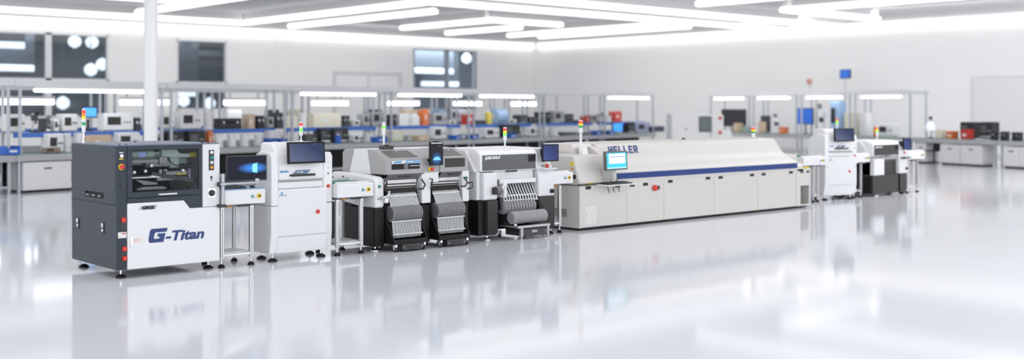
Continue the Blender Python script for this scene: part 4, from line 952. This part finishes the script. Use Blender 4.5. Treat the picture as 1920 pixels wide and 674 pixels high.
def rear_bench():
    b = bench('workbench', '', 3.6, lamp=False, group=GB)
    l = MB().box(.3, 1.9, .0, .16, 2.12, 2.2).build('bench_lamp', WHITE2, b, .01); MB().box(.32, 1.88, .01, .15, 1.98, 2.125).build('tube', TUBE, l, .02)
    for x in (.5, 1.6): MB().box(x, x+.03, .06, .1, 2.2, 2.41).build('lamp_hanger', POST, l)
    return b
for k in range(7):
    if pb is None: pb = rear_bench(); o = pb
    else: o = copy_tree(pb)
    o.location = OL + nL*4.6 + dL*(2.0 + 3.62*k); o.rotation_euler = (0, 0, AL); o['label'] = LAB_B[k]
LAB_R = ['right-wall bench with frame nearest the big white cabinet machine', 'right-wall framed bench left of the deep blue monitor', 'right-wall framed bench with the deep blue monitor', 'right-wall framed bench behind the last placement machine, rightmost with a lamp']
pr = bench('workbench', '', 2.88, shelf=False, panel=False, group=GR)
for k, t in enumerate((16.1, 13.2, 10.3, 7.4)):
    o = pr if k == 0 else copy_tree(pr)
    o.location = OR_ + dR*t; o.rotation_euler = (0, 0, AR - pi); o['label'] = LAB_R[k]
po = bench('workbench', 'open bench without frame right of the last frame post, under the red bin', 3.48, False, False, False, False, 'open benches along the right wall')
po.location = OR_ + dR*4.5; po.rotation_euler = (0, 0, AR - pi)
o = copy_tree(po); o.location = OR_ + dR*1.0; o['label'] = 'open bench without frame cut by the right edge of the photo'
def cabinet(label, x, y, rz, w, h=.68, d=.6, drawers=2):
    c = thing('cabinet', label, 'cabinet', (x, y, 0), rz, 'white cabinets under the benches')
    MB().box(0, w, .02, d, .05, h).build('body', WHITE, c, .008); MB().box(.03, w-.03, .05, d-.03, 0, .05).build('plinth', BLACK, c)
    for k in range(drawers):
        a, b = k*w/drawers, (k+1)*w/drawers
        dr = MB().box(a+.006, b-.006, .0, .022, .06, h-.01).build('door', WHITE2, c, .004)
        MB().box((a+b)/2-.09, (a+b)/2+.09, -.012, .004, h-.17, h-.13).build('door_handle', MGREY, dr, .004)
p = OL + dL*.53 + nL*.02; cabinet('white cabinet under the front bench at the left, beside the slate machine', p.x, p.y, AL, 1.16, drawers=1)
for t, w_, lab in ((4.35, .44, 'white cabinet under the right benches, below the last frame post'), (3.3, .82, 'white cabinet right of the dark gap beside the last frame post'), (2.46, .85, 'white cabinet just left of the open dark knee space'), (.80, 1.2, 'white cabinet under the right bench at the right edge of the photo'), (9.3, 1.2, 'white cabinet under the right benches, glimpsed beside the far inspection machine')):
    p = OR_ + dR*t + nR*.03; cabinet(lab, p.x, p.y, AR - pi, w_, drawers=1 if w_ < 1 else 2)
p = OR_ + dR*3.62 + nR*.1
st = thing('stool', 'dark swivel stool in the gap between white cabinets on the right', 'stool', (p.x, p.y, 0), AR - pi)
MB().box(-.22, .22, -.2, .2, .42, .47).build('seat', BLACK2, st, .02); MB().box(-.2, .2, .17, .2, .47, .69).build('backrest', CHAR, st, .01); MB().cyl((0, 0, .05), (0, 0, .43), .03).build('stem', CHAR, st)
for a in range(5): MB().cyl((0, 0, .07), (.24*cos(a*1.2566), .24*sin(a*1.2566), .03), .018).build('foot', BLACK2, st)
# big white cabinet machine and signal monitor
g = thing('test_machine', 'big white cabinet machine with dark green screen standing behind the oven', 'machine', (31.1, 26.1, 0), radians(-36))
MB().box(0, 1.45, 0, .8, .08, 1.70).build('body', mat('bright_white_cabinet', (.90, .90, .90), .4), g, .05); MB().box(1.45, 1.95, .02, .75, .08, 1.66).build('side_cabinet', mat('bright_white_cabinet', (.90, .90, .90), .4), g, .08); MB().box(.05, 1.9, .05, .7, 0, .08).build('plinth', BLACK, g)
MB().box(.05, .85, -.012, .004, .75, 1.62).build('door', mat('bright_white_cabinet', (.90, .90, .90), .4), g, .01); MB().box(.5, .58, -.04, -.01, 1.1, 1.16).build('door_handle', LGREY, g, .008)
m = MB().box(1.02, 1.46, -.04, .004, 1.03, 1.58).build('screen', BLACK2, g, .01); MB().box(1.05, 1.43, -.044, -.038, 1.08, 1.54).build('screen_panel', SCR_GRN, m)
for z, r in ((1.52, .07), (1.0, .07)): MB().lathe((1.8, .02, z), [(r, .004), (r, -.02), (r*.5, -.03)], 16, 'y').build('red_button', mat('soft_red', (.7, .12, .12), .4), g)
MB().box(1.75, 2.3, .1, .6, .6, 1.1).build('side_tank', mat('bright_white_cabinet', (.90, .90, .90), .4), g, .12); MB().box(1.85, 2.2, .15, .55, .0, .62).build('tank_stand', LGREY, g)
sm = thing('pole_display', 'small blue display on a tall grey pole against the right wall', 'display', (40.6, 24.9, 0))
MB().cyl((0, 0, .03), (0, 0, 3.1), .05).build('pole', mat('pole_pale', (.62, .62, .65), .4), sm); MB().lathe((0, 0, 0), [(.25, 0), (.25, .02), (.06, .05)], 20).build('base', LGREY, sm)
s_ = MB().box(-.05, .05, -.24, .24, 3.08, 3.46).build('display_case', NAVY, sm, .02); MB().box(-.055, -.045, -.2, .2, 3.12, 3.42).build('screen_panel', SCR_DBLUE, s_)

# ------------------------------------------------------------------ things on the benches
PAL = {'blue': (.03, .13, .55), 'offwhite': (.72, .72, .70), 'dark': (.05, .055, .065), 'white': (.80, .80, .81), 'brown': (.26, .19, .14), 'bluescreen': None, 'blackscreen': None, 'tan': (.62, .47, .33), 'black': (.015, .015, .018),
       'orange': (.75, .20, .06), 'cream': (.76, .72, .58), 'grey': (.42, .43, .45), 'red': (.62, .06, .05), 'yellow': (.75, .62, .10), 'lightblue': (.36, .50, .74), 'periwinkle': (.45, .48, .66), 'navy': (.03, .04, .10), 'green': (.28, .42, .34)}
GRP = {'parts_bin': 'parts bins on the benches', 'carton': 'cartons on the benches', 'instrument': 'instruments on the benches', 'power_supply': 'rack units on the benches', 'monitor': 'monitors on the benches', 'drum': 'drums on the benches', 'case': 'cases on the benches', 'microscope': 'microscopes on the benches', 'canister': 'canisters on the benches', 'foam_roll': 'rolls on the shelves'}
def item(side, kind, col, x, y, z, w, d, h, label):
    rz = AL if side != 'R' else AR - pi
    rgb = PAL[col]; m = mat('paint_' + col, rgb, .45) if rgb else None
    o = thing(kind, label, kind.replace('_', ' '), (x, y, z), rz, GRP.get(kind))
    a = w/2; b = d/2
    if kind == 'parts_bin':
        s = MB(); t = .015
        s.box(-a, a, -b, b, 0, t); s.box(-a, -a+t, -b, b, t, h); s.box(a-t, a, -b, b, t, h); s.box(-a, a, b-t, b, t, h); s.box(-a, a, -b, -b+t, t, h*.75)
        s.build('tray', m, o, .004); MB().box(-a-.012, a+.012, b-.02, b+.012, h-.03, h).build('rim', m, o); MB().box(-a*.5, a*.5, -b-.004, -b+.002, h*.3, h*.55).build('label_card', WHITE2, o)
        MB().box(-a+t, a-t, -b+t, b-t, t, h*.6).build('contents', CHAR, o, .02)
    elif kind == 'carton':
        MB().box(-a, a, -b, b, 0, h).build('box', m, o, .008); MB().box(-a-.002, a+.002, -.03, .03, h-.06, h+.003).build('tape', mat('tape_pale', (.7, .62, .5), .3), o)
        MB().box(-a*.4, a*.1, -b-.003, -b+.002, h*.35, h*.65).build('label_card', WHITE2, o)
    elif kind in ('instrument', 'label_printer', 'power_supply', 'fan_heater', 'test_fixture'):
        MB().box(-a, a, -b, b, .02, h).build('case', m, o, min(.03, h*.12) if kind != 'fan_heater' else min(a, h/2)*.6, seg=3)
        for sx in (-1, 1): MB().cyl((sx*a*.75, 0, 0), (sx*a*.75, 0, .03), .02).build('foot', BLACK2, o)
        dark = kind == 'power_supply'
        MB().box(-a*.8, a*.1, -b-.006, -b+.003, h*.35, h*.8).build('display', CHAR if not dark else mat('panel_grey', (.10, .10, .105), .4), o, .004)
        for q in range(3): MB().lathe((a*(.35 + .2*q), -b, h*.5), [(min(.022, h*.08), .003), (min(.02, h*.07), -.015)], 10, 'y').build('knob', MGREY if not dark else LGREY, o)
        if dark: MB().box(-a*.9, a*.9, -b-.008, -b+.003, h*.1, h*.22).build('handle_bar', STEEL, o)
    elif kind == 'monitor':
        sm_ = SCR_LBLUE if 'bright' in label or 'glowing' in label else SCR_DBLUE if col == 'bluescreen' else mat('screen_off', (.03, .032, .04), .2, noise=0)
        st_ = MB().box(-a*.4, a*.4, -.08, .1, 0, .02).build('stand', BLACK2, o); MB().box(-.03, .03, .02, .05, .02, h*.5).build('neck', BLACK2, o)
        z0 = max(.06, h - 1.3*a) if col == 'bluescreen' else max(.06, h - 1.15*a)
        f = MB().box(-a, a, -.04, .02, z0, h).build('casing', BLACK2, o, .01); MB().box(-a+.03, a-.03, -.045, -.038, z0+.03, h-.03).build('screen_panel', sm_, f)
    elif kind == 'drum':
        MB().lathe((0, 0, 0), [(a, 0), (a, h*.12), (a*.86, h*.15), (a*.86, h*.85), (a, h*.88), (a, h), (a*.3, h)], 24).build('drum', m, o); MB().cyl((0, 0, h), (0, 0, h+.004), a*.28, n=18).build('hub', MGREY, o)
    elif kind == 'case':
        MB().box(-a, a, -b, b, 0, h*.62).build('case', m, o, .02); MB().box(-a, a, -b, b, h*.63, h).build('lid', m, o, .02); MB().tube([(-.06, -b, h*.5), (-.06, -b-.03, h*.5), (.06, -b-.03, h*.5), (.06, -b, h*.5)], .008).build('handle', CHAR, o)
        for sx in (-1, 1): MB().box(sx*a*.6-.02, sx*a*.6+.02, -b-.006, -b+.002, h*.52, h*.72).build('clasp', STEEL, o)
    elif kind == 'microscope':
        MB().box(-a, a, -b, b, 0, .05).build('base', m, o, .015); MB().cyl((0, b*.6, .04), (0, b*.6, h*.9), min(.03, a*.3)).build('pillar', ALU, o)
        MB().box(-a*.5, a*.5, -b*.7, b*.8, h*.55, h*.85).build('head', m, o, .03); MB().cyl((0, -b*.3, h*.4), (0, -b*.3, h*.56), a*.3).build('objective', BLACK2, o)
        for sx in (-1, 1): MB().cyl((sx*a*.25, -b*.5, h*.8), (sx*a*.25, -b*.9, h), min(.03, a*.18)).build('eyepiece', BLACK2, o)
    elif kind == 'canister':
        MB().lathe((0, 0, 0), [(a*.9, 0), (a, .01), (a, h*.75), (a*.5, h*.86), (a*.4, h*.88)], 20).build('body', m, o); MB().cyl((0, 0, h*.86), (0, 0, h), a*.42).build('cap', WHITE2, o)
    elif kind == 'foam_roll':
        MB().lathe((0, 0, h/2), [(h/2*.3, -a), (h/2, -a+.01), (h/2, a-.01), (h/2*.3, a)], 28, 'x').build('roll', m, o); MB().cyl((-a-.01, 0, h/2), (a+.01, 0, h/2), h*.14).build('core', WHITE2, o)
        MB().box(-a*.8, a*.8, -.12, .12, 0, .03).build('cradle', LGREY, o)
    elif kind == 'desk_lamp':
        MB().lathe((0, 0, 0), [(.1, 0), (.1, .02), (.02, .04)], 18).build('base', BLACK2, o); MB().tube([(0, 0, .03), (0, .1, h*.5), (0, -.02, h*.9)], .015).build('arm', CHAR, o)
        MB().lathe((0, -.02, h*.36), [(.14, 0), (.15, .14), (.10, .26), (.03, .3)], 18).build('shade', mat('lamp_shade_white', (.8, .85, .95), .4, emit=.4), o); MB().box(-.05, .05, -.06, .04, h*.86, h).build('head', CHAR, o, .02)
for r in ITEMS: item(*r)

# ------------------------------------------------------------------ light and camera
def area(x, y, z, sx, sy, power, rot=(0, 0, 0), col=(1, .99, .97)):
    l = bpy.data.lights.new('fill_light', 'AREA'); l.shape = 'RECTANGLE'; l.size = sx; l.size_y = sy; l.energy = power; l.color = col
    o = bpy.data.objects.new('fill_light', l); COL.objects.link(o); o.location = (x, y, z); o.rotation_euler = rot
# unseen area lights added below the ceiling, outside the view, as fill
for x, y in ((-6, -2), (4, -2), (14, -2), (24, -2), (34, 0), (-6, 5), (4, 5), (14, 5), (24, 5), (33, 6), (29, 11.5), (-6, 12), (4, 12), (14, 12), (24, 12), (-6, 18.5), (4, 18.5), (13, 18.5), (-4, 25), (5, 25.5)):
    area(x, y, 5.1, 8., 1., 95 if x < 24 or y < 4 else 165)
# unseen area lights added to brighten the two far walls
for y in (0, 9, 18, 27, 36): area(36., y, 5.1, .6, 8.5, 92, (0, radians(-56), 0))
for x in (2, 11, 20, 29): area(x, 39.3, 5.1, 8.5, .6, 80, (radians(56), 0, 0))
for x, e in ((14, 120), (22, 60), (37, 420)): area(x, 48, 5.4, 6., 1., e, col=(.85, .93, 1.))   # unseen fill added to lift the dark corridor
W = bpy.data.worlds.new('ambient_fill'); SC.world = W; W.use_nodes = True  # even white ambient, added as frontal fill through the open sides
W.node_tree.nodes['Background'].inputs[0].default_value = (.93, .96, 1., 1); W.node_tree.nodes['Background'].inputs[1].default_value = 2.5
cam = bpy.data.cameras.new('camera'); co_ = bpy.data.objects.new('camera', cam); COL.objects.link(co_)
TH = 48.1
co_.location = (0, 0, 1.9); co_.rotation_euler = (pi/2, 0, radians(TH - 90))
cam.sensor_width = 36; cam.lens = 2100/1920*36; cam.shift_y = -135/1920; cam.clip_end = 300
cam.dof.use_dof = True; cam.dof.focus_distance = 14.5; cam.dof.aperture_fstop = 36/1920*2100/1000/.064
SC.camera = co_
SC.view_settings.view_transform = 'Standard'; SC.view_settings.look = 'None'; SC.view_settings.gamma = 1; SC.view_settings.use_curve_mapping = False
SC.view_settings.exposure = .15
SC.cycles.use_denoising = True; SC.cycles.max_bounces = 8; SC.cycles.transparent_max_bounces = 16
